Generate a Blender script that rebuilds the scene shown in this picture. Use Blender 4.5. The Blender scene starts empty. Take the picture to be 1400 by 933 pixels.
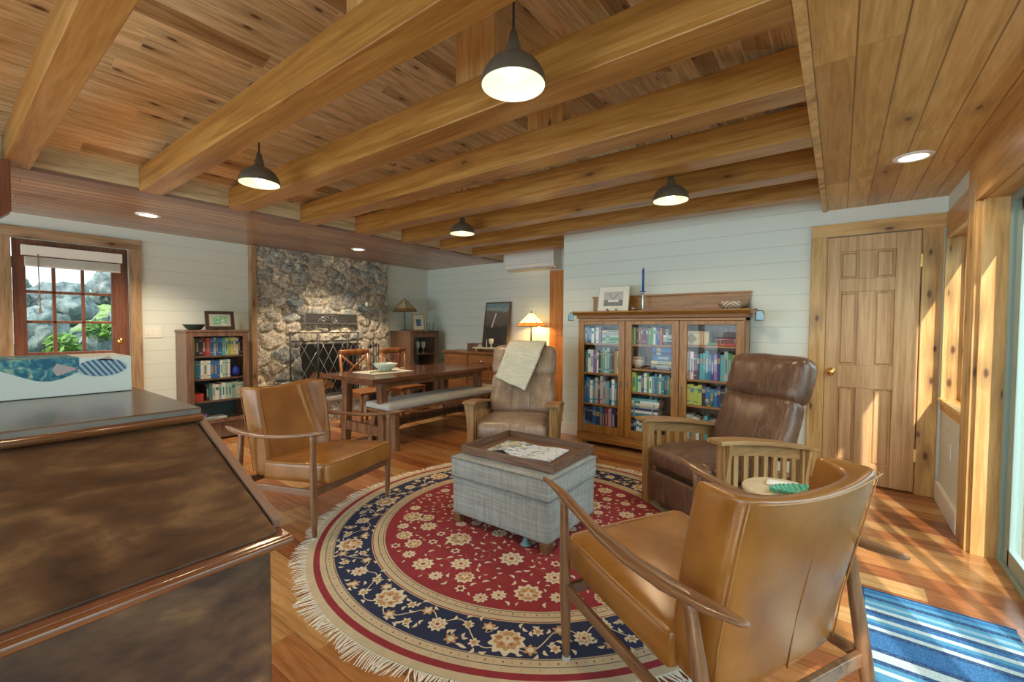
import bpy, math, random
from mathutils import Vector, Matrix, noise
R = math.radians
sc = bpy.context.scene
col = sc.collection
random.seed(7)

# ---------------------------------------------------------------- camera
def cam_axes(yaw, pit, rol):
    f = Vector((math.sin(yaw)*math.cos(pit), math.cos(yaw)*math.cos(pit), math.sin(pit)))
    r = Vector((math.cos(yaw), -math.sin(yaw), 0)); u = r.cross(f)
    c, s = math.cos(rol), math.sin(rol)
    return c*r + s*u, -s*r + c*u, f
r_, u_, f_ = cam_axes(-0.64395727, -0.03322105, 0.00515169)
cam = bpy.data.cameras.new('camera'); co = bpy.data.objects.new('camera', cam); col.objects.link(co)
M = Matrix((r_, u_, -f_)).transposed().to_4x4(); M.translation = Vector((0, 0, 1.28)); co.matrix_world = M
cam.sensor_width = 36; cam.lens = 596.8/1400*36; cam.clip_start = .02
sc.camera = co
# ---------------------------------------------------------------- light
sc.view_settings.view_transform = 'Standard'; sc.view_settings.look = 'None'
sc.view_settings.gamma = 1; sc.view_settings.use_curve_mapping = False
sc.view_settings.exposure = 0.38
w = bpy.data.worlds.new('sky'); sc.world = w; w.use_nodes = True
bg = w.node_tree.nodes['Background']; bg.inputs[0].default_value = (.74, .93, 1, 1); bg.inputs[1].default_value = 3.9
sun = bpy.data.lights.new('sun', 'SUN'); sun.energy = 7; sun.angle = R(.6); sun.color = (1, .93, .80)
so = bpy.data.objects.new('sun', sun); col.objects.link(so)
so.rotation_euler = Vector((-.30, .88, -.66)).to_track_quat('-Z', 'Y').to_euler()
def light(name, kind, loc, power, color=(1, .8, .55), **kw):
    l = bpy.data.lights.new(name, kind); l.energy = power; l.color = color
    for k, v in kw.items(): setattr(l, k, v)
    o = bpy.data.objects.new(name, l); col.objects.link(o); o.location = loc
    return o

# ---------------------------------------------------------------- mesh helper
class MB:
    def __init__(s): s.v = []; s.f = []; s.m = []; s.s = []
    def add(s, vs, fs, mat=0, smooth=False, M=None):
        b = len(s.v)
        for p in vs:
            p = Vector(p); s.v.append(M @ p if M else p)
        for f in fs: s.f.append([b+i for i in f]); s.m.append(mat); s.s.append(smooth)
        return s
    def box(s, x0, x1, y0, y1, z0, z1, mat=0, M=None):
        vs = [(x, y, z) for z in (z0, z1) for y in (y0, y1) for x in (x0, x1)]
        return s.add(vs, [(0, 2, 3, 1), (4, 5, 7, 6), (0, 1, 5, 4), (2, 6, 7, 3), (0, 4, 6, 2), (1, 3, 7, 5)], mat, False, M)
    def hexa(s, b, t, mat=0):
        return s.add(list(b)+list(t), [(3, 2, 1, 0), (4, 5, 6, 7)]+[(i, (i+1) % 4, (i+1) % 4+4, i+4) for i in range(4)], mat)
    def prism(s, poly, ax, a, b, mat=0, smooth=False):
        n = len(poly)
        def P(p, h): return {'x': (h, p[0], p[1]), 'y': (p[0], h, p[1]), 'z': (p[0], p[1], h)}[ax]
        vs = [P(p, a) for p in poly]+[P(p, b) for p in poly]
        s.add(vs, [list(range(n))[::-1], [n+i for i in range(n)]], mat)
        b0 = len(s.v)-2*n
        for i in range(n):
            j = (i+1) % n; s.f.append([b0+i, b0+j, b0+n+j, b0+n+i]); s.m.append(mat); s.s.append(smooth)
        return s
    def tube(s, pts, rad, seg=10, mat=0, up=(0, 0, 1), cap=True, smooth=True):
        pts = [Vector(p) for p in pts]; n = len(pts)
        if not isinstance(rad, (list, tuple)): rad = [rad]*n
        b = len(s.v)
        for i, p in enumerate(pts):
            t = (pts[min(i+1, n-1)]-pts[max(i-1, 0)]).normalized()
            u = Vector(up)
            if abs(t.dot(u)) > .95: u = Vector((1, 0, 0))
            a = t.cross(u).normalized(); c = a.cross(t).normalized()
            ra, rb = rad[i] if isinstance(rad[i], (list, tuple)) else (rad[i], rad[i])
            for k in range(seg):
                g = 2*math.pi*k/seg; s.v.append(p+a*(ra*math.cos(g))+c*(rb*math.sin(g)))
        for i in range(n-1):
            for k in range(seg):
                j = (k+1) % seg
                s.f.append([b+i*seg+k, b+i*seg+j, b+(i+1)*seg+j, b+(i+1)*seg+k]); s.m.append(mat); s.s.append(smooth)
        if cap:
            s.f.append([b+k for k in range(seg)][::-1]); s.m.append(mat); s.s.append(False)
            s.f.append([b+(n-1)*seg+k for k in range(seg)]); s.m.append(mat); s.s.append(False)
        return s
    def lathe(s, prof, c=(0, 0, 0), seg=24, mat=0, smooth=True, sq=None):
        b = len(s.v); n = len(prof)
        for r, z in prof:
            for k in range(seg):
                g = 2*math.pi*(k+.5)/seg; s.v.append(Vector((c[0]+r*math.cos(g), c[1]+r*math.sin(g), c[2]+z)))
        for i in range(n-1):
            for k in range(seg):
                j = (k+1) % seg
                s.f.append([b+i*seg+k, b+i*seg+j, b+(i+1)*seg+j, b+(i+1)*seg+k]); s.m.append(mat); s.s.append(smooth)
        return s
    def disc(s, c, r, seg=24, mat=0, flip=False):
        vs = [(c[0]+r*math.cos(2*math.pi*k/seg), c[1]+r*math.sin(2*math.pi*k/seg), c[2]) for k in range(seg)]
        return s.add(vs, [list(range(seg))[::-1] if flip else list(range(seg))], mat)
    def cushion(s, c, L, W, H, r=.03, puff=.015, n=10, mat=0, M=None, wr=0, seed=0):
        """rounded, slightly crowned box, centre c"""
        b = len(s.v); idx = {}
        def vert(p):
            k = tuple(round(q, 5) for q in p)
            if k in idx: return idx[k]
            d = Vector(p); h = Vector((L/2, W/2, H/2))
            q = Vector((d.x*h.x, d.y*h.y, d.z*h.z)); rr = min(r, h.x, h.y, h.z)
            core = Vector([max(-(h[i]-rr), min(h[i]-rr, q[i])) for i in range(3)])
            e = q-core
            e = e.normalized()*rr if e.length > 1e-6 else e
            o = core+e
            o.z += (1 if d.z > 0 else -1)*puff*max(0, 1-d.x**2)*max(0, 1-d.y**2)*abs(d.z)
            o.x += (1 if d.x > 0 else -1)*puff*.5*max(0, 1-d.z**2)*max(0, 1-d.y**2)*abs(d.x)
            o.y += (1 if d.y > 0 else -1)*puff*.5*max(0, 1-d.z**2)*max(0, 1-d.x**2)*abs(d.y)
            if wr:
                q2 = Vector((o.x*9+seed, o.y*3, o.z*3)); nz = noise.noise(q2)+.5*noise.noise(q2*2.3)
                o += e.normalized()*(nz*wr) if e.length > 1e-6 else Vector((0, 0, 0))
            o += Vector(c)
            s.v.append(M @ o if M else o); idx[k] = len(s.v)-1
            return idx[k]
        ts = [math.sin((-1+2*i/n)*math.pi/2) for i in range(n+1)]
        for ax in range(3):
            for sg in (-1, 1):
                for i in range(n):
                    for j in range(n):
                        q = []
                        for a, bb in ((ts[i], ts[j]), (ts[i+1], ts[j]), (ts[i+1], ts[j+1]), (ts[i], ts[j+1])):
                            p = [0, 0, 0]; p[ax] = sg; p[(ax+1) % 3] = a; p[(ax+2) % 3] = bb; q.append(vert(p))
                        s.f.append(q if sg > 0 else q[::-1]); s.m.append(mat); s.s.append(True)
        return s
    def grid(s, fn, nu, nv, mat=0, smooth=True, flip=False):
        b = len(s.v)
        for j in range(nv+1):
            for i in range(nu+1): s.v.append(Vector(fn(i/nu, j/nv)))
        for j in range(nv):
            for i in range(nu):
                a = b+j*(nu+1)+i; q = [a, a+1, a+nu+2, a+nu+1]
                s.f.append(q[::-1] if flip else q); s.m.append(mat); s.s.append(smooth)
        return s
    def loft(s, rings, mat=0, cap=True, smooth=True):
        b = len(s.v); n = len(rings[0])
        for r in rings:
            for p in r: s.v.append(Vector(p))
        for i in range(len(rings)-1):
            for k in range(n):
                j = (k+1) % n
                s.f.append([b+i*n+k, b+i*n+j, b+(i+1)*n+j, b+(i+1)*n+k]); s.m.append(mat); s.s.append(smooth)
        if cap:
            s.f.append([b+k for k in range(n)][::-1]); s.m.append(mat); s.s.append(smooth)
            s.f.append([b+(len(rings)-1)*n+k for k in range(n)]); s.m.append(mat); s.s.append(smooth)
        return s
    def build(s, name, mats, parent=None, bevel=0, sub=0, label=None, cols=None):
        me = bpy.data.meshes.new(name); me.from_pydata([tuple(v) for v in s.v], [], s.f)
        if not isinstance(mats, (list, tuple)): mats = [mats]
        for m in mats: me.materials.append(m)
        me.polygons.foreach_set('material_index', s.m); me.polygons.foreach_set('use_smooth', s.s)
        if cols:
            ca = me.color_attributes.new('Col', 'FLOAT_COLOR', 'POINT')
            ca.data.foreach_set('color', [q for c in cols for q in (*c, 1)])
        me.update()
        o = bpy.data.objects.new(name, me); col.objects.link(o)
        if parent: o.parent = parent
        if bevel:
            m = o.modifiers.new('bevel', 'BEVEL'); m.width = bevel; m.segments = 2; m.limit_method = 'ANGLE'; m.angle_limit = R(40)
        if sub:
            m = o.modifiers.new('sub', 'SUBSURF'); m.levels = sub; m.render_levels = sub
        if label: o['label'] = label
        return o
def B(x0, x1, y0, y1, z0, z1, mat=0): return MB().box(x0, x1, y0, y1, z0, z1, mat)
def tag(o, label, cat, group=None, kind=None):
    o['label'] = label; o['category'] = cat
    if group: o['group'] = group
    if kind: o['kind'] = kind
    return o
def thing(name, label, cat, loc=(0, 0, 0), rz=0, group=None):
    o = bpy.data.objects.new(name, None); col.objects.link(o); o.location = loc; o.rotation_euler = (0, 0, R(rz))
    o.empty_display_size = .1
    return tag(o, label, cat, group)
def struct(name, mb, mats, parent=None, bevel=0, cols=None):
    o = mb.build(name, mats, parent, bevel, cols=cols)
    o['kind'] = 'structure'
    return o
def dup(root, loc, rz=0, label=None):
    r = root.copy(); col.objects.link(r); r.location = loc; r.rotation_euler = (0, 0, R(rz))
    if label: r['label'] = label
    for ch in list(root.children):
        c = ch.copy(); col.objects.link(c); c.parent = r
        for g in list(ch.children):
            d = g.copy(); col.objects.link(d); d.parent = c
    return r

# ---------------------------------------------------------------- materials
MATS = {}
class N:
    def __init__(s, name, rough=.5, metal=0, coat=0, spec=.5):
        s.mat = bpy.data.materials.new(name); s.mat.use_nodes = True; s.nt = s.mat.node_tree
        s.p = s.nt.nodes['Principled BSDF']; s.p.inputs['Roughness'].default_value = rough
        s.p.inputs['Metallic'].default_value = metal; s.p.inputs['Coat Weight'].default_value = coat
        s.p.inputs['Specular IOR Level'].default_value = spec; s.p.inputs['Coat Roughness'].default_value = .2
    def n(s, t, **kw):
        n = s.nt.nodes.new(t)
        for k, v in kw.items(): setattr(n, k, v)
        return n
    def l(s, a, b): s.nt.links.new(a, b)
    def inp(s, n, i, v):
        if v is None: return
        if hasattr(v, 'is_output'): s.l(v, n.inputs[i])
        else: n.inputs[i].default_value = v
    def math(s, op, a, b=None, c=None):
        n = s.n('ShaderNodeMath', operation=op); s.inp(n, 0, a); s.inp(n, 1, b); s.inp(n, 2, c); return n.outputs[0]
    def mix(s, f, a, b, mode='MIX'):
        n = s.n('ShaderNodeMix', data_type='RGBA', blend_type=mode); s.inp(n, 0, f); s.inp(n, 6, a); s.inp(n, 7, b); return n.outputs[2]
    def ramp(s, f, stops, interp='LINEAR'):
        n = s.n('ShaderNodeValToRGB'); n.color_ramp.interpolation = interp
        e = n.color_ramp.elements
        while len(e) < len(stops): e.new(.5)
        for i, (p, c) in enumerate(stops): e[i].position = p; e[i].color = (*c, 1) if len(c) == 3 else c
        s.inp(n, 0, f); return n.outputs[0]
    def coord(s, world=False):
        if world: return s.n('ShaderNodeNewGeometry').outputs['Position']
        return s.n('ShaderNodeTexCoord').outputs['Object']
    def sep(s, v): n = s.n('ShaderNodeSeparateXYZ'); s.l(v, n.inputs[0]); return n.outputs
    def comb(s, x, y, z): n = s.n('ShaderNodeCombineXYZ'); s.inp(n, 0, x); s.inp(n, 1, y); s.inp(n, 2, z); return n.outputs[0]
    def scale(s, v, sc_): n = s.n('ShaderNodeVectorMath', operation='MULTIPLY'); s.l(v, n.inputs[0]); n.inputs[1].default_value = sc_; return n.outputs[0]
    def noise(s, v, sc_, det=4, dist=0, rough=.55):
        n = s.n('ShaderNodeTexNoise'); s.l(v, n.inputs['Vector']); n.inputs['Scale'].default_value = sc_
        n.inputs['Detail'].default_value = det; n.inputs['Distortion'].default_value = dist; n.inputs['Roughness'].default_value = rough; return n.outputs[0]
    def voro(s, v, sc_, feat='F1', out=0, rnd=1):
        n = s.n('ShaderNodeTexVoronoi', feature=feat); s.l(v, n.inputs['Vector']); n.inputs['Scale'].default_value = sc_
        n.inputs['Randomness'].default_value = rnd; return n.outputs[out]
    def white(s, v): n = s.n('ShaderNodeTexWhiteNoise', noise_dimensions='3D'); s.l(v, n.inputs[0]); return n.outputs[0]
    def base(s, c): s.inp(s.p, 0, c)
    def bump(s, h, st=.3, d=.002):
        n = s.n('ShaderNodeBump'); n.inputs['Strength'].default_value = st; n.inputs['Distance'].default_value = d
        s.l(h, n.inputs['Height']); s.l(n.outputs[0], s.p.inputs['Normal'])
def plain(name, c, rough=.5, metal=0, var=0, coat=0, emis=None, estr=0, bump=0, bscale=200):
    if name in MATS: return MATS[name]
    m = N(name, rough, metal, coat)
    c4 = (*c, 1)
    if var:
        nz = m.noise(m.coord(), 14, 3)
        m.base(m.mix(nz, tuple(q*(1-var) for q in c)+(1,), tuple(min(1, q*(1+var)) for q in c)+(1,)))
    else: m.base(c4)
    if bump: m.bump(m.noise(m.coord(), bscale, 2), bump, .002)
    if emis: m.p.inputs['Emission Color'].default_value = (*emis, 1); m.p.inputs['Emission Strength'].default_value = estr
    MATS[name] = m.mat; return m.mat
def wood(name, stops, grain='x', gs=26, rough=.4, coat=.1, knots=0, knotcol=(.09, .03, .008), world=False, plank=None, pal=None, groove=.004, groovecol=(.05, .02, .01), stretch=.07, knot_scale=3.0, bump=.15, spec=.4, dist=1.2):
    """grain axis; plank=(width axis, width, length, offset)"""
    m = N(name, rough, coat=coat, spec=spec)
    v = m.coord(world); X = m.sep(v)
    ax = 'xyz'.index(grain)
    shade = None; g = None
    if plank:
        wa, wd, ln, off = plank; wi = 'xyz'.index(wa)
        u = m.math('DIVIDE', m.math('SUBTRACT', X[wi], off), wd); iu = m.math('FLOOR', u)
        rn = m.white(m.comb(iu, 3.7, 1.3))
        t = m.math('ADD', m.math('DIVIDE', X[ax], ln), m.math('MULTIPLY', rn, 7.3)); it = m.math('FLOOR', t)
        pid = m.white(m.comb(iu, it, 5.1))
        fu = m.math('SUBTRACT', u, iu); eu = m.math('MULTIPLY', m.math('MINIMUM', fu, m.math('SUBTRACT', 1, fu)), wd)
        ft = m.math('SUBTRACT', t, it); et = m.math('MULTIPLY', m.math('MINIMUM', ft, m.math('SUBTRACT', 1, ft)), ln)
        g = m.math('LESS_THAN', m.math('MINIMUM', eu, m.math('MULTIPLY', et, 3)), groove)
        v2 = m.n('ShaderNodeVectorMath', operation='ADD'); m.l(v, v2.inputs[0]); m.l(m.comb(m.math('MULTIPLY', pid, 17), m.math('MULTIPLY', pid, 31), m.math('MULTIPLY', rn, 13)), v2.inputs[1]); v = v2.outputs[0]
    sv = [1, 1, 1]; sv[ax] = stretch
    vs = m.scale(v, sv)
    n1 = m.noise(vs, gs, 5, dist, .6)
    n2 = m.noise(vs, gs*6, 2)
    f = m.math('ADD', m.math('MULTIPLY', n1, .72), m.math('MULTIPLY', n2, .28))
    c = m.ramp(f, [(.36+.28*i/(len(stops)-1), s_) for i, s_ in enumerate(stops)])
    if pal:
        pc = m.ramp(pid, [(i/len(pal), s_) for i, s_ in enumerate(pal)], 'CONSTANT')
        c = m.mix(1, c, pc, 'MULTIPLY')
    if knots:
        XV = m.sep(v); oth = [q for q in range(3) if q != ax]
        dsc = m.n('ShaderNodeTexVoronoi', voronoi_dimensions='2D'); m.l(m.comb(m.math('MULTIPLY', XV[ax], .42), m.math('ADD', XV[oth[0]], XV[oth[1]]), 0), dsc.inputs['Vector']); dsc.inputs['Scale'].default_value = knot_scale
        d = m.math('DIVIDE', dsc.outputs[0], knot_scale)
        d = m.math('ADD', d, m.math('MULTIPLY', m.math('SUBTRACT', n1, .5), .02))
        kc = m.sep(dsc.outputs['Color'])
        on = m.math('LESS_THAN', kc[0], knots)
        k = m.n('ShaderNodeMapRange', interpolation_type='SMOOTHSTEP'); m.l(d, k.inputs[0]); k.inputs[1].default_value = .017; k.inputs[2].default_value = .005
        c = m.mix(m.math('MULTIPLY', m.math('MULTIPLY', k.outputs[0], on), .9), c, (*knotcol, 1))
        k2 = m.n('ShaderNodeMapRange', interpolation_type='SMOOTHSTEP'); m.l(d, k2.inputs[0]); k2.inputs[1].default_value = .07; k2.inputs[2].default_value = .01
        c = m.mix(m.math('MULTIPLY', m.math('MULTIPLY', k2.outputs[0], on), .35), c, (*knotcol, 1))
    if g is not None:
        c = m.mix(m.math('MULTIPLY', g, .8), c, (*groovecol, 1))
    m.base(c)
    if bump:
        h = m.math('MULTIPLY', n2, .5)
        if g is not None: h = m.math('SUBTRACT', h, m.math('MULTIPLY', g, 2))
        m.bump(h, bump, .002)
    MATS[name] = m.mat; return m.mat
def shiplap(name, c, step=.143):
    m = N(name, .55); X = m.sep(m.coord(True)); t = m.math('DIVIDE', X[2], step); f = m.math('FRACT', t)
    g = m.math('LESS_THAN', f, .022)
    nz = m.noise(m.coord(True), 1.2, 2)
    cc = m.mix(nz, tuple(q*.96 for q in c)+(1,), (*c, 1))
    m.base(m.mix(m.math('MULTIPLY', g, .6), cc, tuple(q*.5 for q in c)+(1,)))
    m.bump(m.math('MULTIPLY', g, -1), .6, .003)
    return m.mat
def leather(name, c1, c2, rough=.38, scale=5, wr=0):
    m = N(name, rough, coat=.15); v = m.coord(); n = m.noise(v, scale, 4, .3)
    c = m.ramp(n, [(.3, c1), (.68, c2)])
    h = m.math('MULTIPLY', m.voro(v, 320), .12)
    if wr:
        a = m.noise(m.scale(v, (1, .35, .25)), 11, 4, 1.2); rd = m.math('ABSOLUTE', m.math('SUBTRACT', a, .5))
        ln = m.n('ShaderNodeMapRange'); m.l(rd, ln.inputs[0]); ln.inputs[1].default_value = 0; ln.inputs[2].default_value = .035; ln.inputs[3].default_value = 1; ln.inputs[4].default_value = 0
        c = m.mix(m.math('MULTIPLY', ln.outputs[0], wr), c, tuple(min(1, q*2.2+.06) for q in c2)+(1,))
        h = m.math('ADD', h, m.math('MULTIPLY', rd, -9))
    m.base(c); m.bump(h, .35, .004)
    return m.mat
def fabric(name, c1, c2, rough=.9, s=90):
    m = N(name, rough); v = m.coord()
    a = m.noise(m.scale(v, (1, 1, .06)), s, 3); b = m.noise(m.scale(v, (.06, .06, 1)), s, 3)
    f = m.math('MULTIPLY', m.math('ADD', a, b), .5)
    m.base(m.ramp(f, [(.40, c1), (.60, c2)])); m.bump(f, .5, .003)
    m.p.inputs['Sheen Weight'].default_value = .2
    return m.mat
def glassm(name, tint=(1, 1, 1), refl=1.0):
    m = bpy.data.materials.new(name); m.use_nodes = True; nt = m.node_tree; nt.nodes.clear()
    o = nt.nodes.new('ShaderNodeOutputMaterial'); mx = nt.nodes.new('ShaderNodeMixShader'); t = nt.nodes.new('ShaderNodeBsdfTransparent'); g = nt.nodes.new('ShaderNodeBsdfGlossy')
    fr = nt.nodes.new('ShaderNodeLayerWeight'); fr.inputs[0].default_value = .5; g.inputs['Roughness'].default_value = .02
    pw = nt.nodes.new('ShaderNodeMath'); pw.operation = 'POWER'; pw.inputs[1].default_value = 5; nt.links.new(fr.outputs['Facing'], pw.inputs[0])
    ma = nt.nodes.new('ShaderNodeMath'); ma.operation = 'MULTIPLY_ADD'; ma.inputs[1].default_value = .95; ma.inputs[2].default_value = .018; nt.links.new(pw.outputs[0], ma.inputs[0])
    t.inputs[0].default_value = (*tint, 1); nt.links.new(ma.outputs[0], mx.inputs[0]); nt.links.new(t.outputs[0], mx.inputs[1]); nt.links.new(g.outputs[0], mx.inputs[2]); nt.links.new(mx.outputs[0], o.inputs[0])
    return m

M_floor = wood('floor boards', [(.32, .155, .058), (.45, .23, .09), (.56, .315, .14)], 'x', 20, .22, .3, world=True, plank=('y', .135, .95, .07),
               pal=[(.66, .44, .40), (1, .92, .82), (.84, .66, .54), (1.05, 1.12, 1.08), (.92, .76, .62), (.60, .37, .32), (1.02, 1.05, .95), (.9, .70, .56)], groove=.0012, groovecol=(.06, .02, .01), spec=.5)
M_vault = wood('vault planks', [(.44, .29, .14), (.68, .50, .27), (.82, .66, .42)], 'y', 26, .42, .1, knots=.8, world=True, plank=('x', .117, 1.9, -.14),
               pal=[(1, 1, 1), (.88, .84, .78), (1.12, 1.1, 1.05), (.62, .52, .42), (.95, .97, .98), (1.05, 1, .95), (.9, .88, .8)], groove=.0035, groovecol=(.74, .60, .38), knot_scale=4.6)  # pale groovecol paints the light caught on the tongue edges
M_soffit = wood('soffit planks', [(.44, .25, .075), (.58, .35, .125), (.68, .46, .20)], 'y', 16, .4, .1, knots=.75, world=True, plank=('x', .128, 1.7, -.104),
                pal=[(1, 1, 1), (.8, .7, .58), (1.08, 1.08, 1.02), (.95, .9, .82), (1.05, 1, .95)], groove=.003, groovecol=(.13, .06, .02), knot_scale=3.4)
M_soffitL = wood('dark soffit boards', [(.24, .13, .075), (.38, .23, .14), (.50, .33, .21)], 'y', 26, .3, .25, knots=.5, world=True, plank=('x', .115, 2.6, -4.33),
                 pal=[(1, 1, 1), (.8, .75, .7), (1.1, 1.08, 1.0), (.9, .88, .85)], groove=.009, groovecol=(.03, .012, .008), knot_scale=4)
M_beam = wood('beam timber', [(.22, .088, .014), (.34, .155, .030), (.44, .23, .062)], 'x', 16, .36, .15, knots=.6, knot_scale=3.2, world=True, stretch=.05)
M_block = wood('pale blocking', [(.42, .30, .15), (.60, .46, .26), (.70, .56, .34)], 'y', 16, .45, .05, knots=.3, world=True)
M_edge = wood('mauve edge board', [(.20, .12, .09), (.30, .19, .14)], 'y', 20, .4, .1, world=True)
M_pine = wood('pine trim z', [(.44, .24, .075), (.60, .36, .13), (.70, .46, .20)], 'z', 16, .4, .1, knots=.8, knot_scale=5.5, world=True)
M_pinex = wood('pine trim x', [(.50, .28, .09), (.66, .40, .15), (.70, .46, .20)], 'x', 14, .4, .1, knots=.7, knot_scale=5.5, world=True)
M_piney = wood('pine trim y', [(.46, .20, .045), (.60, .30, .08), (.70, .39, .13)], 'y', 14, .4, .15, knots=.25, knot_scale=4, world=True)
M_ctrim = wood('old cedar trim', [(.24, .14, .07), (.38, .24, .13), (.48, .32, .19)], 'z', 16, .5, .0, knots=.4, knot_scale=5, world=True)
M_ctrimy = wood('old cedar trim y', [(.24, .14, .07), (.38, .24, .13), (.48, .32, .19)], 'y', 16, .5, .0, knots=.4, knot_scale=5, world=True)
M_fir = wood('fir door', [(.42, .23, .095), (.55, .33, .15), (.65, .43, .22)], 'z', 22, .4, .1, world=True, stretch=.04)
M_orange = wood('orange door', [(.40, .13, .02), (.55, .20, .035), (.62, .27, .06)], 'z', 18, .4, .1, world=True)
M_reddoor = wood('mahogany door', [(.13, .04, .02), (.20, .07, .035), (.27, .11, .06)], 'z', 18, .4, .1, world=True)
M_ship = shiplap('shiplap white', (.76, .80, .73))
M_white = plain('white paint', (.84, .82, .76), .5)
M_desk = wood('dark stained birch', [(.045, .022, .016), (.11, .055, .030), (.26, .14, .065)], 'y', 6, .3, .25, stretch=.45, dist=1.6, bump=.08)
M_deskedge = plain('cherry edge', (.17, .055, .02), .16, var=.2, coat=.5)
M_desktop = wood('dark desk top', [(.08, .05, .035), (.13, .08, .055), (.17, .11, .08)], 'y', 8, .22, .4, stretch=.3)
M_walnut = wood('walnut', [(.11, .05, .022), (.19, .09, .04), (.25, .125, .06)], 'y', 26, .3, .3)
M_walnutz = wood('walnut legs', [(.11, .05, .022), (.19, .09, .04), (.25, .125, .06)], 'z', 26, .3, .3)
M_oak = wood('golden oak', [(.20, .08, .014), (.34, .15, .030), (.45, .22, .055)], 'z', 30, .38, .2)
M_oakx = wood('golden oak x', [(.20, .08, .014), (.34, .15, .030), (.45, .22, .055)], 'x', 30, .38, .2)
M_oakl = wood('light oak', [(.22, .11, .035), (.36, .20, .075), (.46, .28, .12)], 'z', 30, .4, .15)
M_oakly = wood('light oak y', [(.20, .10, .035), (.33, .18, .068), (.43, .255, .11)], 'y', 30, .4, .15)
M_brown = wood('dark oak case', [(.10, .05, .03), (.17, .09, .055), (.23, .13, .085)], 'z', 26, .4, .15)
M_table = wood('dark table top', [(.07, .025, .014), (.13, .05, .025), (.18, .075, .04)], 'y', 18, .18, .5)
M_tablez = wood('rustic table leg', [(.10, .04, .02), (.18, .085, .04), (.28, .15, .08)], 'z', 18, .4, .1)
M_dchair = wood('cherry chair', [(.16, .05, .015), (.27, .095, .03), (.34, .14, .05)], 'z', 20, .35, .2)
M_cherry = wood('cherry sideboard', [(.15, .055, .02), (.26, .105, .035), (.34, .15, .055)], 'x', 22, .35, .2)
M_tray = wood('tray walnut', [(.10, .05, .03), (.16, .085, .052), (.21, .12, .075)], 'x', 26, .45, .05)
M_tan = leather('tan leather', (.215, .080, .013), (.35, .150, .030), .24, 4)
M_welt = plain('tan leather piping', (.36, .17, .05), .35)
M_brn = leather('brown leather', (.085, .042, .027), (.15, .078, .048), .28, 6, .22)
M_gbrn = leather('taupe leather', (.22, .15, .11), (.37, .28, .21), .28, 6, .16)
M_grey = fabric('grey tweed', (.24, .25, .235), (.36, .37, .35), s=70)
M_bench = fabric('bench linen', (.30, .32, .33), (.46, .49, .50), s=140)
M_throw = fabric('cream throw', (.52, .53, .45), (.70, .70, .60), s=160)
M_black = plain('black iron', (.02, .02, .022), .45)
M_dark = plain('dark shadow board', (.03, .02, .015), .7)
M_bronze = plain('dark bronze', (.13, .105, .075), .42, .35, var=.25)
M_brass = plain('brass', (.80, .55, .20), .25, 1)
M_chrome = plain('nickel', (.6, .6, .6), .3, 1)
M_pewter = plain('pewter', (.45, .45, .45), .3, .9)
M_enam = plain('cream enamel', (.86, .84, .72), .4)
M_glass = glassm('pane glass')
M_alu = plain('pale anodised aluminium', (.25, .36, .34), .4)
M_gasket = plain('grey gasket', (.16, .18, .18), .5)
M_cream = plain('cream wool', (.62, .54, .40), .95, var=.15)
M_fringe = plain('ivory fringe', (.82, .80, .70), .95)
M_foot = plain('grey felt foot', (.42, .42, .40), .8)
M_ac = plain('ac white', (.80, .79, .76), .45)

# ================================================================= STRUCTURE
struct('floor', B(-5.95, .80, -2.3, 5.45, -.05, 0), M_floor)
# left wall with the door opening
wl = MB().box(-5.95, -5.85, -2.3, .44, 0, 2.7).box(-5.95, -5.85, .44, 1.235, 2.05, 2.7).box(-5.95, -5.85, 1.235, 2.45, 0, 2.7).box(-5.95, -5.85, 4.37, 5.4, 0, 2.7)
struct('wall_left', wl, M_ship)
struct('wall_recess', B(-5.85, -2.55, 5.3, 5.4, 0, 2.8), M_ship)
struct('wall_return', B(-2.65, -2.55, 4.65, 5.3, 0, 2.8), M_ship)
wb = MB().box(-2.65, -.115, 4.55, 4.65, 0, 2.8).box(-.115, .50, 4.55, 4.65, 2.04, 2.8).box(.50, .80, 4.55, 4.65, 0, 2.8)
struct('wall_back', wb, M_ship)
wr_ = MB().box(.62, .74, 3.56, 4.55, 0, .68).box(.62, .74, 3.56, 4.55, 2.14, 2.3)
struct('wall_right', wr_, M_ship)
# wall behind the camera: big window openings to the water side
wf = MB().box(-5.85, .80, -2.4, -2.3, 0, .25).box(-5.85, .80, -2.4, -2.3, 2.25, 2.8)
for x in (-5.8, -4.2, -2.6, -1.0, .66): wf.box(x-.06, x+.06, -2.4, -2.3, .25, 2.25)
struct('wall_front', wf, M_white)
# ceilings
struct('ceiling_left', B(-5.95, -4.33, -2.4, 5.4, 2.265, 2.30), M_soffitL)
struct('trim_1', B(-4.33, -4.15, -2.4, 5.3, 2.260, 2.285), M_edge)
struct('ceiling_right', B(-.104, .80, -2.4, 4.6, 2.265, 2.30), M_soffit)
struct('trim_2', B(-.139, -.104, -2.4, 4.55, 2.255, 2.46), M_pine, bevel=.002)
struct('trim_3', B(-4.19, -4.15, -2.4, 5.3, 2.285, 2.46), M_block)
RX, RZ = -2.145, 3.04
cv = MB()
cv.add([(-4.16, -2.4, 2.43), (RX, -2.4, RZ), (RX, 5.4, RZ), (-4.16, 5.4, 2.43), (-4.16, -2.4, 2.47), (RX, -2.4, RZ+.04), (RX, 5.4, RZ+.04), (-4.16, 5.4, 2.47)],
       [(3, 2, 1, 0), (4, 5, 6, 7), (0, 1, 5, 4), (2, 3, 7, 6), (0, 4, 7, 3), (1, 2, 6, 5)])
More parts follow.
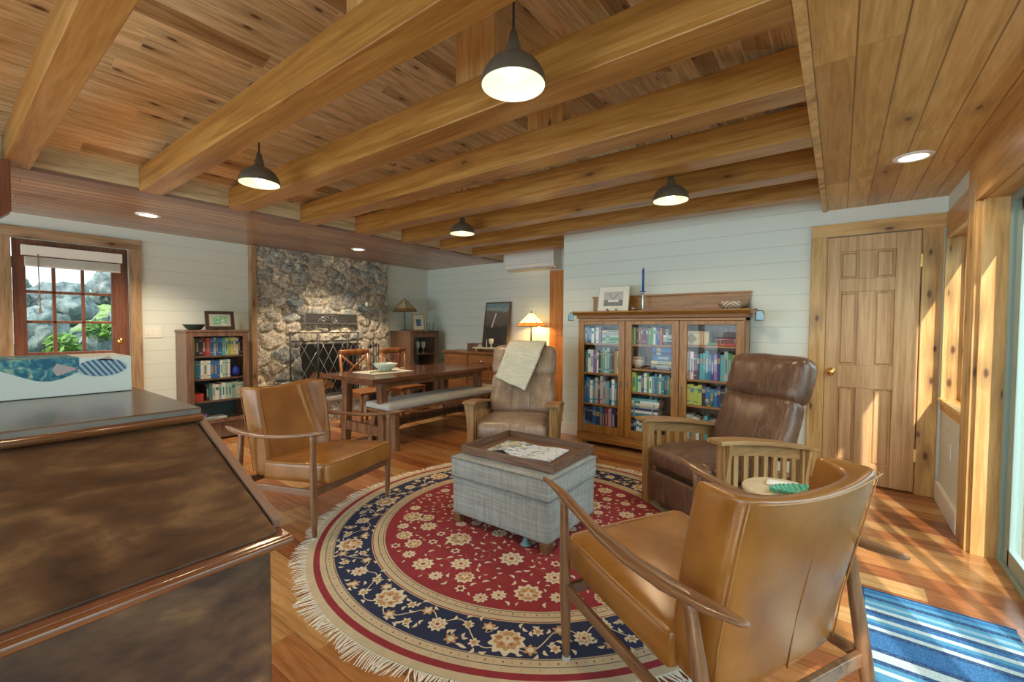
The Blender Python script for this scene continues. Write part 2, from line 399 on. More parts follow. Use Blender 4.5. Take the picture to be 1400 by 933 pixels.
cv.add([(RX, -2.4, RZ), (-.13, -2.4, 2.43), (-.13, 5.4, 2.43), (RX, 5.4, RZ), (RX, -2.4, RZ+.04), (-.13, -2.4, 2.47), (-.13, 5.4, 2.47), (RX, 5.4, RZ+.04)],
       [(3, 2, 1, 0), (4, 5, 6, 7), (0, 1, 5, 4), (2, 3, 7, 6), (0, 4, 7, 3), (1, 2, 6, 5)])
struct('ceiling_vault', cv, M_vault)
struct('wall_gable', MB().prism([(-4.16, 2.4), (-.13, 2.4), (RX, 3.1)], 'y', 5.28, 5.36), M_ship)
struct('wall_gable_front', MB().prism([(-4.16, 2.3), (-.13, 2.3), (RX, 3.1)], 'y', -2.42, -2.34), M_white)
# roof board above everything keeps daylight out of the joints
struct('roof', B(-6.0, .85, -2.5, 5.5, 3.12, 3.2), M_white)
for i, (a, b) in enumerate(((-6.0, -5.95), (.80, .85))): pass
struct('wall_upper_right', B(.74, .80, -2.4, 4.65, 2.0, 3.12), M_white)
struct('wall_upper_left', B(-5.99, -5.95, -2.4, 5.4, 2.5, 3.12), M_white)
struct('wall_upper_back', B(-5.95, .80, 5.4, 5.44, 2.2, 3.12), M_white)
struct('wall_upper_front', B(-5.95, .80, -2.46, -2.42, 2.25, 3.12), M_white)
# beams
BY = [(-.92, .13), (-.31, .13), (.29, .115), (.945, .14), (1.535, .155), (2.145, .155), (2.735, .165), (3.35, .16), (3.965, .15), (4.59, .15)]
BL = ['timber ceiling beam behind the camera position at the room front', 'timber ceiling beam second behind the camera position', 'swirly grained timber ceiling beam at the top left corner of the photo', 'thick timber ceiling beam passing above the pendant lamp near the desk',
      'knotty timber ceiling beam directly behind the large near pendant lamp', 'timber ceiling beam next beyond the knotty one, meeting the fascia high up', 'timber ceiling beam just beyond the two far pendant lamps', 'thin looking timber ceiling beam second from the bookcase wall',
      'timber ceiling beam running just in front of the top of the bookcase wall', 'shortest timber ceiling beam, above the wall air conditioner']
for i, (y, wd) in enumerate(BY):
    x1 = -.139 if y < 4.5 else -2.655
    o = B(-4.15, x1, y, y+wd, 2.262, 2.43).build('ceiling_beam', M_beam, bevel=.004)
    tag(o, BL[i], 'beam', 'ceiling beams across the vault')
    if y < 0: continue
PL = {3: 'wooden roof post standing on the beam above the left pendant', 4: 'wide wooden roof post behind the near pendant lamp', 5: 'wooden roof post on the beam right of the near pendant lamp'}
for i in (3, 4, 5):
    y, wd = BY[i]
    zt = 2.43+.3035*(-.13-(-1.4))
    p = MB().hexa([(-1.525, y+.03, 2.431), (-1.285, y+.03, 2.431), (-1.285, y+.125, 2.431), (-1.525, y+.125, 2.431)],
                  [(-1.525, y+.03, 2.849), (-1.285, y+.03, 2.776), (-1.285, y+.125, 2.776), (-1.525, y+.125, 2.849)])
    tag(p.build('roof_post', M_pine, bevel=.003), PL[i], 'post', 'roof posts on the beams')
struct('wall_closet', MB().box(-.30, .70, 5.0, 5.05, 0, 2.3).box(-.30, -.26, 4.65, 5.0, 0, 2.3).box(.66, .70, 4.65, 5.0, 0, 2.3), M_white)  # unseen box added behind the door to stop daylight leaking in
# baseboards
struct('baseboard_back', MB().box(-2.66, -2.31, 4.525, 4.55, 0, .14).box(-.655, -.215, 4.525, 4.55, 0, .14), M_white, bevel=.004)
struct('baseboard_right', B(.595, .62, 3.77, 4.50, 0, .14), M_white, bevel=.004)
struct('baseboard_recess', B(-5.83, -3.30, 5.275, 5.3, 0, .13), M_white, bevel=.004)
struct('baseboard_left', MB().box(-5.85, -5.825, 1.34, 2.36, 0, .13).box(-5.85, -5.825, 4.40, 5.27, 0, .13), M_white, bevel=.004)

# ---- door_1: glazed exterior door in the left wall
t = MB()
struct('trim_4', MB().box(-5.85, -5.82, .335, .435, 0, 2.14).box(-5.85, -5.82, 1.235, 1.33, 0, 2.14), M_ctrim, bevel=.003)
struct('trim_5', B(-5.85, -5.818, .335, 1.33, 2.05, 2.145), M_ctrimy, bevel=.003)
d = MB()
d.box(-5.90, -5.86, .445, .525, 0, 2.045).box(-5.90, -5.86, 1.10, 1.23, 0, 2.045).box(-5.90, -5.86, .525, 1.10, 1.86, 2.045).box(-5.90, -5.86, .525, 1.10, 0, .35)
d.box(-5.90, -5.86, .525, 1.10, .35, 1.02)
for y in (.70, .895): d.box(-5.895, -5.865, y-.013, y+.013, 1.02, 1.86)
for z in (1.30, 1.575): d.box(-5.895, -5.865, .525, 1.10, z-.013, z+.013)
D1 = struct('door_1', d, M_reddoor, bevel=.004)
B(-5.883, -5.879, .525, 1.10, 1.02, 1.86).build('pane', glassm('tinted door glass', (.62, .66, .66)), D1)
MB().lathe([(0, .014), (.02, .012), (.028, 0)], (0, 0, 0), 20).build('deadbolt', M_brass, D1).matrix_local = Matrix.Translation((-5.86, 1.165, 1.115)) @ Matrix.Rotation(R(90), 4, 'Y')
hb = MB()
for z in (1.83, 1.05, .3): hb.box(-5.865, -5.855, .437, .452, z-.05, z+.05)
hb.build('hinge', M_bronze, D1)
bl = thing('window_blind', 'white raised slat blind across the top of the glazed left door', 'blind', (-5.83, .84, 1.86))
B(0, .045, -.345, .335, .035, .125).build('valance', M_white, bl, .003)
s_ = MB()
for k in range(9): s_.box(-.005, .038, -.325, .32, -.045+k*.008, -.041+k*.008)
s_.build('slats', M_white, bl); B(-.005, .04, -.325, .32, -.062, -.048).build('bottom_rail', M_white, bl, .002)
MB().tube([(.05, -.245, .05), (.052, -.243, -.20), (.052, -.24, -.44)], .004, 6).tube([(.052, -.24, -.44), (.052, -.24, -.48)], .009, 8).build('pull_cord', plain('cord tan', (.35, .25, .16), .6), bl)
# outside the left door: rock slope with greenery
def rock(name, label, c, s, seed, mat):
    m = MB(); n = 26
    def fn(u, v):
        a = 2*math.pi*u; b = math.pi*(v-.5); p = Vector((math.cos(a)*math.cos(b), math.sin(a)*math.cos(b), math.sin(b)))
        k = .86+.32*noise.noise(p*1.7+Vector((seed, 0, 0)))+.14*noise.noise(p*4+Vector((0, seed, 0)))+.06*noise.noise(p*11)
        return (c[0]+p.x*s[0]*k, c[1]+p.y*s[1]*k, c[2]+p.z*s[2]*k)
    m.grid(fn, 2*n, n)
    return tag(m.build(name, mat), label, 'rock', 'boulders on the slope outside the glazed door')
m = N('boulder', .85); v = m.coord(True); a = m.noise(v, 11, 8, .5, .7); m.base(m.ramp(a, [(.3, (.08, .10, .11)), (.45, (.24, .27, .29)), (.6, (.42, .43, .41)), (.75, (.62, .58, .50))])); m.bump(a, .8, .05); M_rock = m.mat
gm = MB()
gm.grid(lambda u, v: (-7.2-4*v, -2+6*u, -.1+1.95*v**.8+.12*noise.noise(Vector((u*9, v*9, 0)))), 24, 16)
m = N('mossy soil', .95); a = m.noise(m.coord(True), 7, 5); m.base(m.ramp(a, [(.35, (.12, .17, .05)), (.5, (.30, .40, .10)), (.62, (.34, .30, .22)), (.75, (.5, .5, .45))])); m.bump(a, 1, .05)
struct('ground_slope', gm, m.mat)
struct('ground_path', B(-7.6, -5.96, -2.4, 5, -.15, -.02), M_rock)
rk = [((-7.7, .2, .75), (.55, .5, .42)), ((-7.9, .75, 1.15), (.45, .38, .34)), ((-7.8, 1.25, .85), (.5, .42, .38)), ((-8.3, .45, 1.55), (.5, .42, .33)), ((-8.2, 1.05, 1.55), (.42, .36, .3)), ((-8.7, 1.62, 1.85), (.34, .26, .34)),
      ((-9.0, .62, 1.75), (.38, .30, .3)), ((-7.6, .95, .35), (.5, .5, .35)), ((-8.1, 1.75, 1.2), (.5, .4, .4)), ((-7.5, 1.7, .45), (.4, .5, .35)), ((-8.8, 1.15, 1.55), (.3, .2, .25)), ((-8.0, -.2, 1.2), (.4, .4, .5))]
RL = ['large grey boulder low left in the door glass', 'pale boulder filling the middle of the door glass', 'boulder at the lower right of the door glass', 'grey boulder in the left part of the door glass', 'boulder above the green moss in the door glass', 'small dark boulder against the sky at upper right of door',
      'highest boulder against the sky in the door glass', 'broad flat boulder at the foot of the slope', 'boulder right of the mossy gap outside', 'boulder at the bottom right of the outdoor slope', 'pointed rock between the two upper boulders', 'tall boulder at the left edge of the door glass']
for i, (c, s) in enumerate(rk): rock('boulder', RL[i], c, s, i*3.1, M_rock)
def bush(c, r, n, label, mat):
    m = MB(); rd = random.Random(int(c[1]*100))
    for k in range(n):
        d = Vector((rd.gauss(0, 1), rd.gauss(0, 1), rd.gauss(0, 1))).normalized()*r*rd.random()**.4
        p = Vector(c)+d; a = Vector((rd.gauss(0, 1), rd.gauss(0, 1), rd.gauss(0, 1))).normalized()*.045; b = a.cross(Vector((rd.random(), rd.random(), 1))).normalized()*.025
        m.add([p-a, p+b, p+a, p-b], [(0, 1, 2, 3)])
    return tag(m.build('leafy_bush', mat), label, 'bush', 'bushes between the boulders outside')
M_leaf = plain('fresh leaves', (.20, .34, .06), .6, var=.5)
bush((-7.45, .95, 1.02), .16, 300, 'bright green low bush in the centre of the door glass', M_leaf)
bush((-7.5, 1.28, 1.2), .15, 260, 'bright green bush at the right side of the door glass', M_leaf)
bush((-7.3, 1.22, .72), .16, 260, 'green plant beside the brass deadbolt in the door glass', M_leaf)

# ---- door_2: orange door in the recess
struct('door_2', MB().box(-3.29, -2.66, 5.262, 5.298, 0, 2.07).box(-3.22, -3.05, 5.255, 5.27, 1.15, 1.95).box(-2.98, -2.80, 5.255, 5.27, 1.15, 1.95).box(-3.22, -3.05, 5.255, 5.27, .25, 1.0).box(-2.98, -2.80, 5.255, 5.27, .25, 1.0), M_orange, bevel=.004)

# ---- door_3: six panel fir door
struct('trim_6', MB().box(-.212, -.108, 4.525, 4.55, 0, 2.14).box(.49, .60, 4.525, 4.55, 0, 2.14), M_pine, bevel=.003)
struct('trim_7', B(-.212, .62, 4.522, 4.55, 2.04, 2.142), M_pinex, bevel=.003)
struct('trim_15', MB().box(-.108, -.10, 4.535, 4.62, 0, 2.04).box(.487, .495, 4.535, 4.62, 0, 2.04), M_pine)
d = MB(); xs = [-.098, -.012, .112, .213, .338, .483]
zs = [.01, .17, .79, .977, 1.58, 1.685, 1.91, 2.032]
yo, yi = 4.545, 4.585
d.box(xs[0], xs[1], yo, yi, zs[0], zs[7]).box(xs[4], xs[5], yo, yi, zs[0], zs[7])
for a, b in ((0, 1), (2, 3), (4, 5), (6, 7)): d.box(xs[1], xs[4], yo, yi, zs[a], zs[b])
for a, b in ((1, 2), (3, 4), (5, 6)): d.box(xs[2], xs[3], yo, yi, zs[a], zs[b])
D3 = struct('door_3', d, M_fir, bevel=.003)
for a, b in ((1, 2), (3, 4), (5, 6)):
    for p, q in ((1, 2), (3, 4)):
        x0, x1, z0, z1 = xs[p]+.001, xs[q]-.001, zs[a]+.001, zs[b]-.001; e = .010
        mm = MB().box(x0, x1, yo+.014, yi-.004, z0, z1).hexa([(x0+e, yo+.016, z0+e), (x1-e, yo+.016, z0+e), (x1-e, yo+.016, z1-e), (x0+e, yo+.016, z1-e)][::-1], [(x0+e+.012, yo+.004, z0+e+.012), (x1-e-.012, yo+.004, z0+e+.012), (x1-e-.012, yo+.004, z1-e-.012), (x0+e+.012, yo+.004, z1-e-.012)][::-1])
        o = mm.build('door_panel', M_fir, D3)
kn = MB().lathe([(0, .066), (.020, .062), (.030, .047), (.028, .032), (.013, .024), (.012, .010), (.031, .006), (.034, 0)], (0, 0, 0), 24)
k = kn.build('door_knob', M_brass, D3); k.matrix_local = Matrix.Translation((-.055, 4.545, .915)) @ Matrix.Rotation(R(90), 4, 'X')
for z in (1.80, .30): B(.478, .492, 4.532, 4.546, z-.05, z+.05).build('hinge', M_brass, D3)

# ---- right wall: window 2, wood surround, casing, slider
struct('trim_8', MB().box(.612, .735, 4.44, 4.52, .68, 2.14).box(.612, .735, 3.60, 3.745, .68, 2.14), M_pine)
struct('trim_9', MB().box(.612, .735, 3.745, 4.44, .68, .765).box(.612, .735, 3.745, 4.44, 1.945, 2.14), M_piney)
w2 = MB().box(.600, .625, 4.425, 4.445, .755, 1.955).box(.600, .625, 3.74, 3.76, .755, 1.955).box(.600, .625, 3.76, 4.425, 1.935, 1.955).box(.585, .625, 3.74, 4.445, .752, .775)
struct('trim_10', w2, M_pine, bevel=.002)
W2 = struct('window_2', MB().box(.70, .73, 3.745, 3.79, .765, 1.945).box(.70, .73, 4.395, 4.44, .765, 1.945).box(.70, .73, 3.79, 4.395, .765, .80).box(.70, .73, 3.79, 4.395, 1.905, 1.945), M_pine)
B(.712, .716, 3.79, 4.395, .80, 1.905).build('pane', M_glass, W2)
struct('trim_11', MB().box(.598, .62, 3.585, 3.75, 0, 2.14), M_pine, bevel=.002)
struct('trim_12', MB().box(.62, .735, 3.515, 3.56, 0, 2.0).box(.600, .645, 3.55, 3.59, 0, 2.0), M_pine, bevel=.002)
struct('trim_13', B(.60, .63, -2.3, 3.77, 2.005, 2.265), M_piney, bevel=.002)
struct('trim_14', B(.63, .74, -2.3, 3.56, 2.0, 2.03), M_piney)
sl = MB()
sl.box(.72, .80, 3.455, 3.512, 0, 2.0).box(.72, .80, -2.25, 3.455, 0, .028).box(.72, .80, -2.25, 3.455, 1.955, 2.0)
sl.box(.735, .742, -2.25, 3.455, .028, .045).box(.765, .772, -2.25, 3.455, .028, .045)
W1 = struct('window_1', sl, M_alu, bevel=.002)
edges = [3.45, 2.25, 1.05, -.15, -1.35, -2.25]
for k in range(5):
    y1, y0 = edges[k], edges[k+1]; x = .775 if k % 2 else .748
    f = MB().box(x-.014, x+.014, y1-.09, y1, .03, 1.955).box(x-.014, x+.014, y0, y0+.065, .03, 1.955).box(x-.014, x+.014, y0+.065, y1-.065, .03, .12).box(x-.014, x+.014, y0+.065, y1-.065, 1.89, 1.955)
    fo = f.build('sash', M_alu, W1, .002)
    B(x-.003, x+.003, y0+.065, y1-.065, .12, 1.89).build('pane', M_glass, fo)
    B(x-.016, x-.013, y1-.100, y1-.092, .12, 1.89).build('gasket', M_gasket, fo)
tag(B(.613, .619, 4.10, 4.17, .39, .51).build('outlet_plate', M_white, bevel=.002), 'white wall outlet plate below the right hand window', 'outlet')
# deck outside the slider; unseen posts added to stripe the sunlight indoors
struct('ground_deck', B(.82, 5, -4, 8, -.2, -.06), wood('deck boards', [(.05, .075, .07), (.09, .12, .11)], 'y', 12, .9, 0, world=True, plank=('x', .14, 3, 0)))
for k, y in enumerate((-1.26, -.40, .474, 1.34)):
    tag(B(1.15, 1.245, y-.047, y+.047, -.06, 2.95).build('deck_post', M_pine), ['deck post outside the glass, farthest behind the camera', 'deck post outside the glass, second from the back', 'deck post outside the glass, third from the back', 'deck post outside the glass nearest the right hand window'][k], 'post', 'deck posts outside the sliding door')

m = N('distant trees', .95); a = m.noise(m.coord(True), .35, 6); m.base(m.ramp(a, [(.35, (.06, .13, .12)), (.5, (.12, .23, .21)), (.65, (.20, .34, .32))]))
def hill(u, v):
    a = R(-75+195*u); d = 45+30*v
    return (d*math.cos(a), d*math.sin(a), -6+v*(24+5*noise.noise(Vector((u*11, 0, 0))))+1.0*noise.noise(Vector((u*70, v*9, 1))))
struct('ground_hillside', MB().grid(hill, 140, 14), m.mat)  # unseen hill added to cover the overbright sky beyond the slider
# recessed lights
def can(x, y, label, p=9):
    t = thing('recessed_light', label, 'ceiling light', (x, y, 2.262), 0, 'recessed lights in the lowered ceilings')
    MB().lathe([(.062, .006), (.066, -.006), (.088, -.004), (.092, .0025)], (0, 0, 0), 32).build('trim_ring', M_white, t)
    MB().disc((0, 0, .0), .064, 32, flip=True).build('lens', plain('lamp lens', (1, 1, 1), .5, emis=(1, .93, .82), estr=9), t)
    l = light('can_glow', 'SPOT', (x, y, 2.25), p, (1, .82, .60), spot_size=R(125), spot_blend=.6, shadow_soft_size=.06)
can(-4.98, 1.195, 'recessed ceiling light above the glazed left door', 95)
can(-4.98, 3.33, 'recessed ceiling light above the stone fireplace', 120)
can(.313, 3.40, 'recessed ceiling light in the plank soffit near the right door', 14)

# ================================================================= fireplace
FY0, FY1 = 2.43, 4.39
struct('trim_16', B(-5.85, -5.76, 2.365, 2.43, 0, 2.262), M_ctrim, bevel=.004)
fp = thing('stone_fireplace', 'floor to ceiling rough stone fireplace wall with a raised hearth', 'fireplace', (-5.8, 3.4, 0))
rd = random.Random(11)
stones = []
for _ in range(1500):
    p = (rd.uniform(FY0-.1, FY1+.1), rd.uniform(-.05, 2.35)); r = rd.choice([.06, .08, .10, .12, .14])
    if all((p[0]-q[0])**2*.8+(p[1]-q[1])**2*1.15 > (.58*(r+q[2]))**2*1.5 for q in stones): stones.append((p[0], p[1], r, rd.random(), rd.random()))
pal = [(.24, .26, .27), (.36, .37, .36), (.48, .43, .36), (.60, .53, .43), (.42, .39, .34), (.30, .32, .32), (.55, .49, .41), (.27, .26, .24)]
cols = []
def stone_grid(y0, y1, z0, z1, res, ex0, hole=None):
    m = MB(); nu = int((y1-y0)/res); nv = int((z1-z0)/res); cs = []
    for j in range(nv+1):
        for i in range(nu+1):
            y = y0+(y1-y0)*i/nu; z = z0+(z1-z0)*j/nv
            wy = y+.03*noise.noise(Vector((y*9, z*9, 0))); wz = z+.03*noise.noise(Vector((y*9, z*9, 5)))
            best = None; b1 = b2 = 9
            for q in stones:
                dd = math.sqrt((wy-q[0])**2*.8+(wz-q[1])**2*1.15)-q[2]*.55
                if dd < b1: b2 = b1; b1 = dd; best = q
                elif dd < b2: b2 = dd
            e = b2-b1; k = min(1, max(0, (e-.008)/.045)); k = k*k*(3-2*k)
            nz = noise.noise(Vector((y*14, z*14, 2)))*.5+noise.noise(Vector((y*32, z*32, 2)))*.35
            x = ex0+.022+k*(.028+.018*best[3])+nz*.016
            if hole and hole[0] < y < hole[1] and z < hole[2]: x = ex0-.01
            m.v.append(Vector((x, y, z)))
            c = pal[int(best[4]*7.99)]; mt = (.52, .46, .36); tt = .75+.7*(nz+.3)
            cs.append(tuple(max(0, min(1, (mt[q]*(1-k)+c[q]*k)*tt)) for q in range(3)))
    for j in range(nv):
        for i in range(nu):
            a = j*(nu+1)+i
            zc = z0+(z1-z0)*(j+.5)/nv; yc = y0+(y1-y0)*(i+.5)/nu
            if hole and hole[0] < yc < hole[1] and zc < hole[2]: continue
            m.f.append([a, a+1, a+nu+2, a+nu+1]); m.m.append(0); m.s.append(True)
    return m, cs
m = N('field stone', .85); vc = m.n('ShaderNodeVertexColor', layer_name='Col'); a = m.noise(m.coord(True), 38, 6, 1.0, .7); b = m.noise(m.coord(True), 9, 5, 1.5)
c = m.mix(1, vc.outputs[0], m.ramp(a, [(.34, (.22, .23, .26)), (.48, (.95, .95, .95)), (.62, (2.1, 2.05, 1.95))]), 'MULTIPLY')
c = m.mix(m.ramp(b, [(.52, (0, 0, 0)), (.66, (.6, .6, .6))]), c, (.62, .55, .44, 1)); m.base(c); m.bump(m.math('ADD', a, b), .9, .012); M_stone = m.mat
g, cs = stone_grid(FY0, FY1, 0, 2.262, .014, -5.83, (2.98, 3.86, 1.02))
for v in g.v: v -= Vector((-5.8, 3.4, 0))
g.build('stone_face', M_stone, fp, cols=cs)
B(-.15, .02, FY0-3.4, FY0-3.4+.03, 0, 2.262).build('stone_edge', M_stone, fp, cols=[(.3, .3, .3)]*8)
B(-.15, .02, FY1-3.4-.01, FY1-3.4, 0, 2.262).build('stone_edge', M_stone, fp, cols=[(.3, .3, .3)]*8)
MB().box(-.15, -.10, FY0-3.4+.03, -.43, 0, 2.262).box(-.15, -.10, .47, FY1-3.4-.01, 0, 2.262).box(-.15, -.10, -.43, .47, 1.03, 2.262).box(-.15, -.10, -.43, .47, 0, .29).build('chimney_core', M_black, fp)
fb = MB().box(-.45, -.44, -.42, .46, .3, 1.03).box(-.45, -.02, -.44, -.42, .3, 1.03).box(-.45, -.02, .46, .48, .3, 1.03).box(-.45, -.02, -.42, .46, 1.02, 1.03)
fb.box(-.45, -.02, -.44, .48, .285, .30); fb.build('firebox', M_black, fp)
m = MB(); hy0, hy1 = -.85, .40
m.box(-.02, .33, hy0, hy1, .262, .315)
m.build('hearth_slab', plain('hearth slate', (.42, .40, .36), .6, var=.35, bump=.5, bscale=30), fp, .008)
rr = MB(); cs2 = []
def hfn(u, v):
    y = hy0+.02+(hy1-hy0-.04)*u; z = .26*v
    return (.30+.02*noise.noise(Vector((y*8, z*8, 0))), y, z)
rr.grid(hfn, 60, 14); rr.box(-.02, .28, hy0+.02, hy1-.02, 0, .261)
rr.build('hearth_base', M_stone, fp, cols=[tuple(q*(.8+.6*noise.noise(v*9)) for q in (.42, .40, .36)) for v in rr.v])
# warm air grille
gr = thing('vent_grille', 'metal vent grille with a fan pattern set in the stone', 'vent', (-5.735, 3.405, 1.375))
f = MB().box(0, .012, -.40, .40, -.073, -.062).box(0, .012, -.40, .40, .062, .073).box(0, .012, -.40, -.389, -.062, .062).box(0, .012, .389, .40, -.062, .062)
f.build('frame', M_pewter, gr)
f = MB()
for k in range(-19, 20): f.box(.002, .006, k*.02-.002, k*.02+.002, -.062, .062)
for k in range(-3, 4): f.box(.002, .006, -.389, .389, k*.018-.0015, k*.018+.0015)
f.build('grid', plain('grille grey', (.25, .25, .24), .5, .5), gr)
B(-.005, 0, -.39, .39, -.065, .065).build('backing', M_black, gr)
f = MB()
for k in range(9):
    a = math.pi*k/8; f.tube([(.009, 0, -.055), (.009, .2*math.cos(a), -.055+.1*math.sin(a))], .004, 6)
f.tube([(.009, .21*math.cos(math.pi*k/16), -.058+.105*math.sin(math.pi*k/16)) for k in range(17)], .005, 6)
f.build('fan_motif', M_pewter, gr)
# stone ledge shelves with candles
def ledge(y, z, wdt, label):
    o = MB().prism([(y-wdt, z), (y+wdt, z+.005), (y+wdt*.75, z-.05), (y+wdt*.1, z-.075), (y-wdt*.6, z-.06)], 'x', -5.80, -5.66).build('stone_ledge', plain('slate ledge', (.13, .16, .16), .7, var=.3), bevel=.006)
    return tag(o, label, 'stone ledge', 'dark stone ledges on the fireplace')
ledge(2.88, 1.60, .10, 'dark slate ledge jutting from the fireplace, left one')
ledge(3.93, 1.56, .085, 'dark slate ledge on the fireplace holding a candle')
t = thing('candle', 'short white pillar candle on the right slate ledge', 'candle', (-5.70, 3.95, 1.566))
MB().lathe([(0, .065), (.022, .065), (.024, .06), (.024, 0), (0, 0)], (0, 0, 0), 20).build('wax', plain('candle wax', (.86, .84, .76), .5), t)
MB().lathe([(0, .0), (.04, 0), (.042, .006), (0, .006)], (0, 0, -.004), 20).build('dish', M_black, t)
# fire screen
fs = thing('fire_screen', 'black iron three panel fireplace screen with diamond leaded lattice', 'fire screen', (-5.52, 3.25, .315))
def panel(P, a, b, zt):
    a, b = Vector(a), Vector(b); d = (b-a); L = d.length; ex = d/L
    def q(u, z): return a+ex*u+Vector((0, 0, z))
    f = MB(); ws = .012
    for u in (0, L): f.tube([q(u, 0), q(u, zt)], .010, 8)
    for z in (.03, zt-.11, zt): f.tube([q(0, z), q(L, z)], .008, 8)
    o = f.build('panel_frame', M_black, P)
    nx = max(2, round(L/.13)); h = zt-.14; f = MB()
    n = nx; cw = L/n; ch = cw*1.9
    k = -6
    sl_ = ch/cw
    for i in range(-8, n+9):
        for sg in (1, -1):
            pts = []
            for uu in [L*j/40 for j in range(41)]:
                z = .03+sg*(uu-i*cw)*sl_
                if .03 <= z <= .03+h: pts.append((uu, z))
            if len(pts) > 1: f.tube([q(*pts[0]), q(*pts[-1])], .003, 5)
    f.build('lattice', plain('lattice lead', (.35, .36, .36), .4, .8), o)
    g = MB(); n2 = 2
    g.add([q(0, .03), q(L, .03), q(L, zt-.11), q(0, zt-.11)], [(0, 1, 2, 3)])
    mt = bpy.data.materials.get('screen mesh')
    if not mt:
        mt = bpy.data.materials.new('screen mesh'); mt.use_nodes = True; nt = mt.node_tree; tr = nt.nodes.new('ShaderNodeBsdfTransparent'); mx = nt.nodes.new('ShaderNodeMixShader')
        pb = nt.nodes['Principled BSDF']; pb.inputs[0].default_value = (.02, .02, .02, 1); mx.inputs[0].default_value = .5
        nt.links.new(tr.outputs[0], mx.inputs[1]); nt.links.new(pb.outputs[0], mx.inputs[2]); nt.links.new(mx.outputs[0], nt.nodes['Material Output'].inputs[0])
    g.build('mesh_curtain', mt, o)
panel(fs, (-.10, -.49, 0), (.02, -.19, 0), .87)
panel(fs, (.02, -.18, 0), (.02, .24, 0), .87)
panel(fs, (.02, .25, 0), (-.08, .48, 0), .87)
for i, (y, z, lab) in enumerate(((3.2, .43, 'orange split firewood log lowest behind the screen'), (3.42, .42, 'split firewood log right of the others in the firebox'), (3.3, .55, 'topmost split firewood log in the firebox'))):
    o = MB().prism([(-.06, -.05), (.07, -.04), (.03, .07)], 'x', -6.1, -5.84).build('firewood_log', plain('split log', (.45, .17, .05), .8, var=.4), bevel=.006)
    o.location = (0, y, z); tag(o, lab, 'log', 'logs in the fireplace')
# magazine rack and books on hearth
t = thing('magazine_rack', 'low wire rack of magazines on the hearth left of the screen', 'rack', (-5.60, 2.69, .315))
f = MB()
for z in (.02, .12, .22, .26): f.tube([(-.08, -.10, z), (.08, -.10, z), (.08, .10, z), (-.08, .10, z), (-.08, -.10, z)], .005, 6)
for x, y in ((-.08, -.1), (.08, -.1), (.08, .1), (-.08, .1)): f.tube([(x, y, 0), (x, y, .26)], .005, 6)
f.build('frame', M_black, t)
for k in range(5): B(-.06+k*.026, -.045+k*.026, -.085, .085, .01, .22+.02*(k % 2)).build('magazine', plain('mag%d' % k, [(.7, .7, .68), (.1, .15, .3), (.6, .5, .4), (.75, .72, .68), (.3, .1, .08)][k], .4), t)
# fireplace tool stand right of the screen
t = thing('fireplace_tool_stand', 'black iron fireplace tool set right of the screen', 'fireplace tools', (-5.60, 3.99, 0))
f = MB().lathe([(0, .02), (.10, .02), (.11, 0)], (0, 0, 0), 20).tube([(0, 0, .02), (0, 0, 1.05)], .009, 8)
f.tube([(0, -.07, .98), (0, .07, .98)], .006, 6); f.build('stand', M_black, t)
for k, y in enumerate((-.07, 0.03, .07)):
    MB().tube([(.03, y, .25), (.03, y, .98)], .006, 6).box(.01, .05, y-.03, y+.03, .16, .28).lathe([(0, .04), (.012, .03), (.010, 0), (0, 0)], (.03, y, .97), 10).build('tool', M_black, t)

# ================================================================= RUG
rugc = (-1.59, 2.335)
rug = thing('round_rug', 'large round red and navy floral rug with ivory fringe', 'rug', (rugc[0], rugc[1], 0))
RM = [plain('rug burgundy', (.25, .022, .032), .95, var=.25), plain('rug navy', (.014, .022, .07), .95, var=.25), plain('rug cream', (.52, .43, .29), .95, var=.2),
      plain('rug dark line', (.10, .09, .07), .95), plain('rug tan', (.46, .27, .13), .95, var=.2), plain('rug ivory', (.64, .57, .43), .95, var=.1), plain('rug brick', (.32, .06, .04), .95), plain('rug rose vine', (.36, .10, .09), .95)]
rm = MB()
def ring(r0, r1, z, mat, seg=128):
    b = len(rm.v)
    for k in range(seg):
        g = 2*math.pi*k/seg
        rm.v.append(Vector((r0*math.cos(g), r0*math.sin(g), z))); rm.v.append(Vector((r1*math.cos(g), r1*math.sin(g), z)))
    for k in range(seg):
        j = (k+1) % seg; rm.f.append([b+2*k, b+2*k+1, b+2*j+1, b+2*j]); rm.m.append(mat); rm.s.append(False)
def blob(c, fn, z, mat, n=24, rot=0):
    vs = []
    for k in range(n):
        a = 2*math.pi*k/n; r = fn(a); vs.append((c[0]+r*math.cos(a+rot), c[1]+r*math.sin(a+rot), z))
    rm.add([(c[0], c[1], z)]+vs, [(0, k+1, (k+1) % n+1) for k in range(n)], mat)
def ell(c, a, b, z, mat, rot=0, n=12):
    vs = []
    for k in range(n):
        t = 2*math.pi*k/n; x, y = a*math.cos(t), b*math.sin(t)
        vs.append((c[0]+x*math.cos(rot)-y*math.sin(rot), c[1]+x*math.sin(rot)+y*math.cos(rot), z))
    rm.add(vs, [tuple(range(n))], mat)
def leaf(c, L, W, rot, z, mat):
    pts = []
    for t in (0, .25, .5, .75, 1): pts.append((L*t, W*math.sin(math.pi*t)**.8+.18*L*math.sin(math.pi*t)))
    for t in (.75, .5, .25): pts.append((L*t, -W*math.sin(math.pi*t)*.6+.18*L*math.sin(math.pi*t)))
    vs = [(c[0]+x*math.cos(rot)-y*math.sin(rot), c[1]+x*math.sin(rot)+y*math.cos(rot), z) for x, y in pts]
    rm.add(vs, [tuple(range(8))], mat)
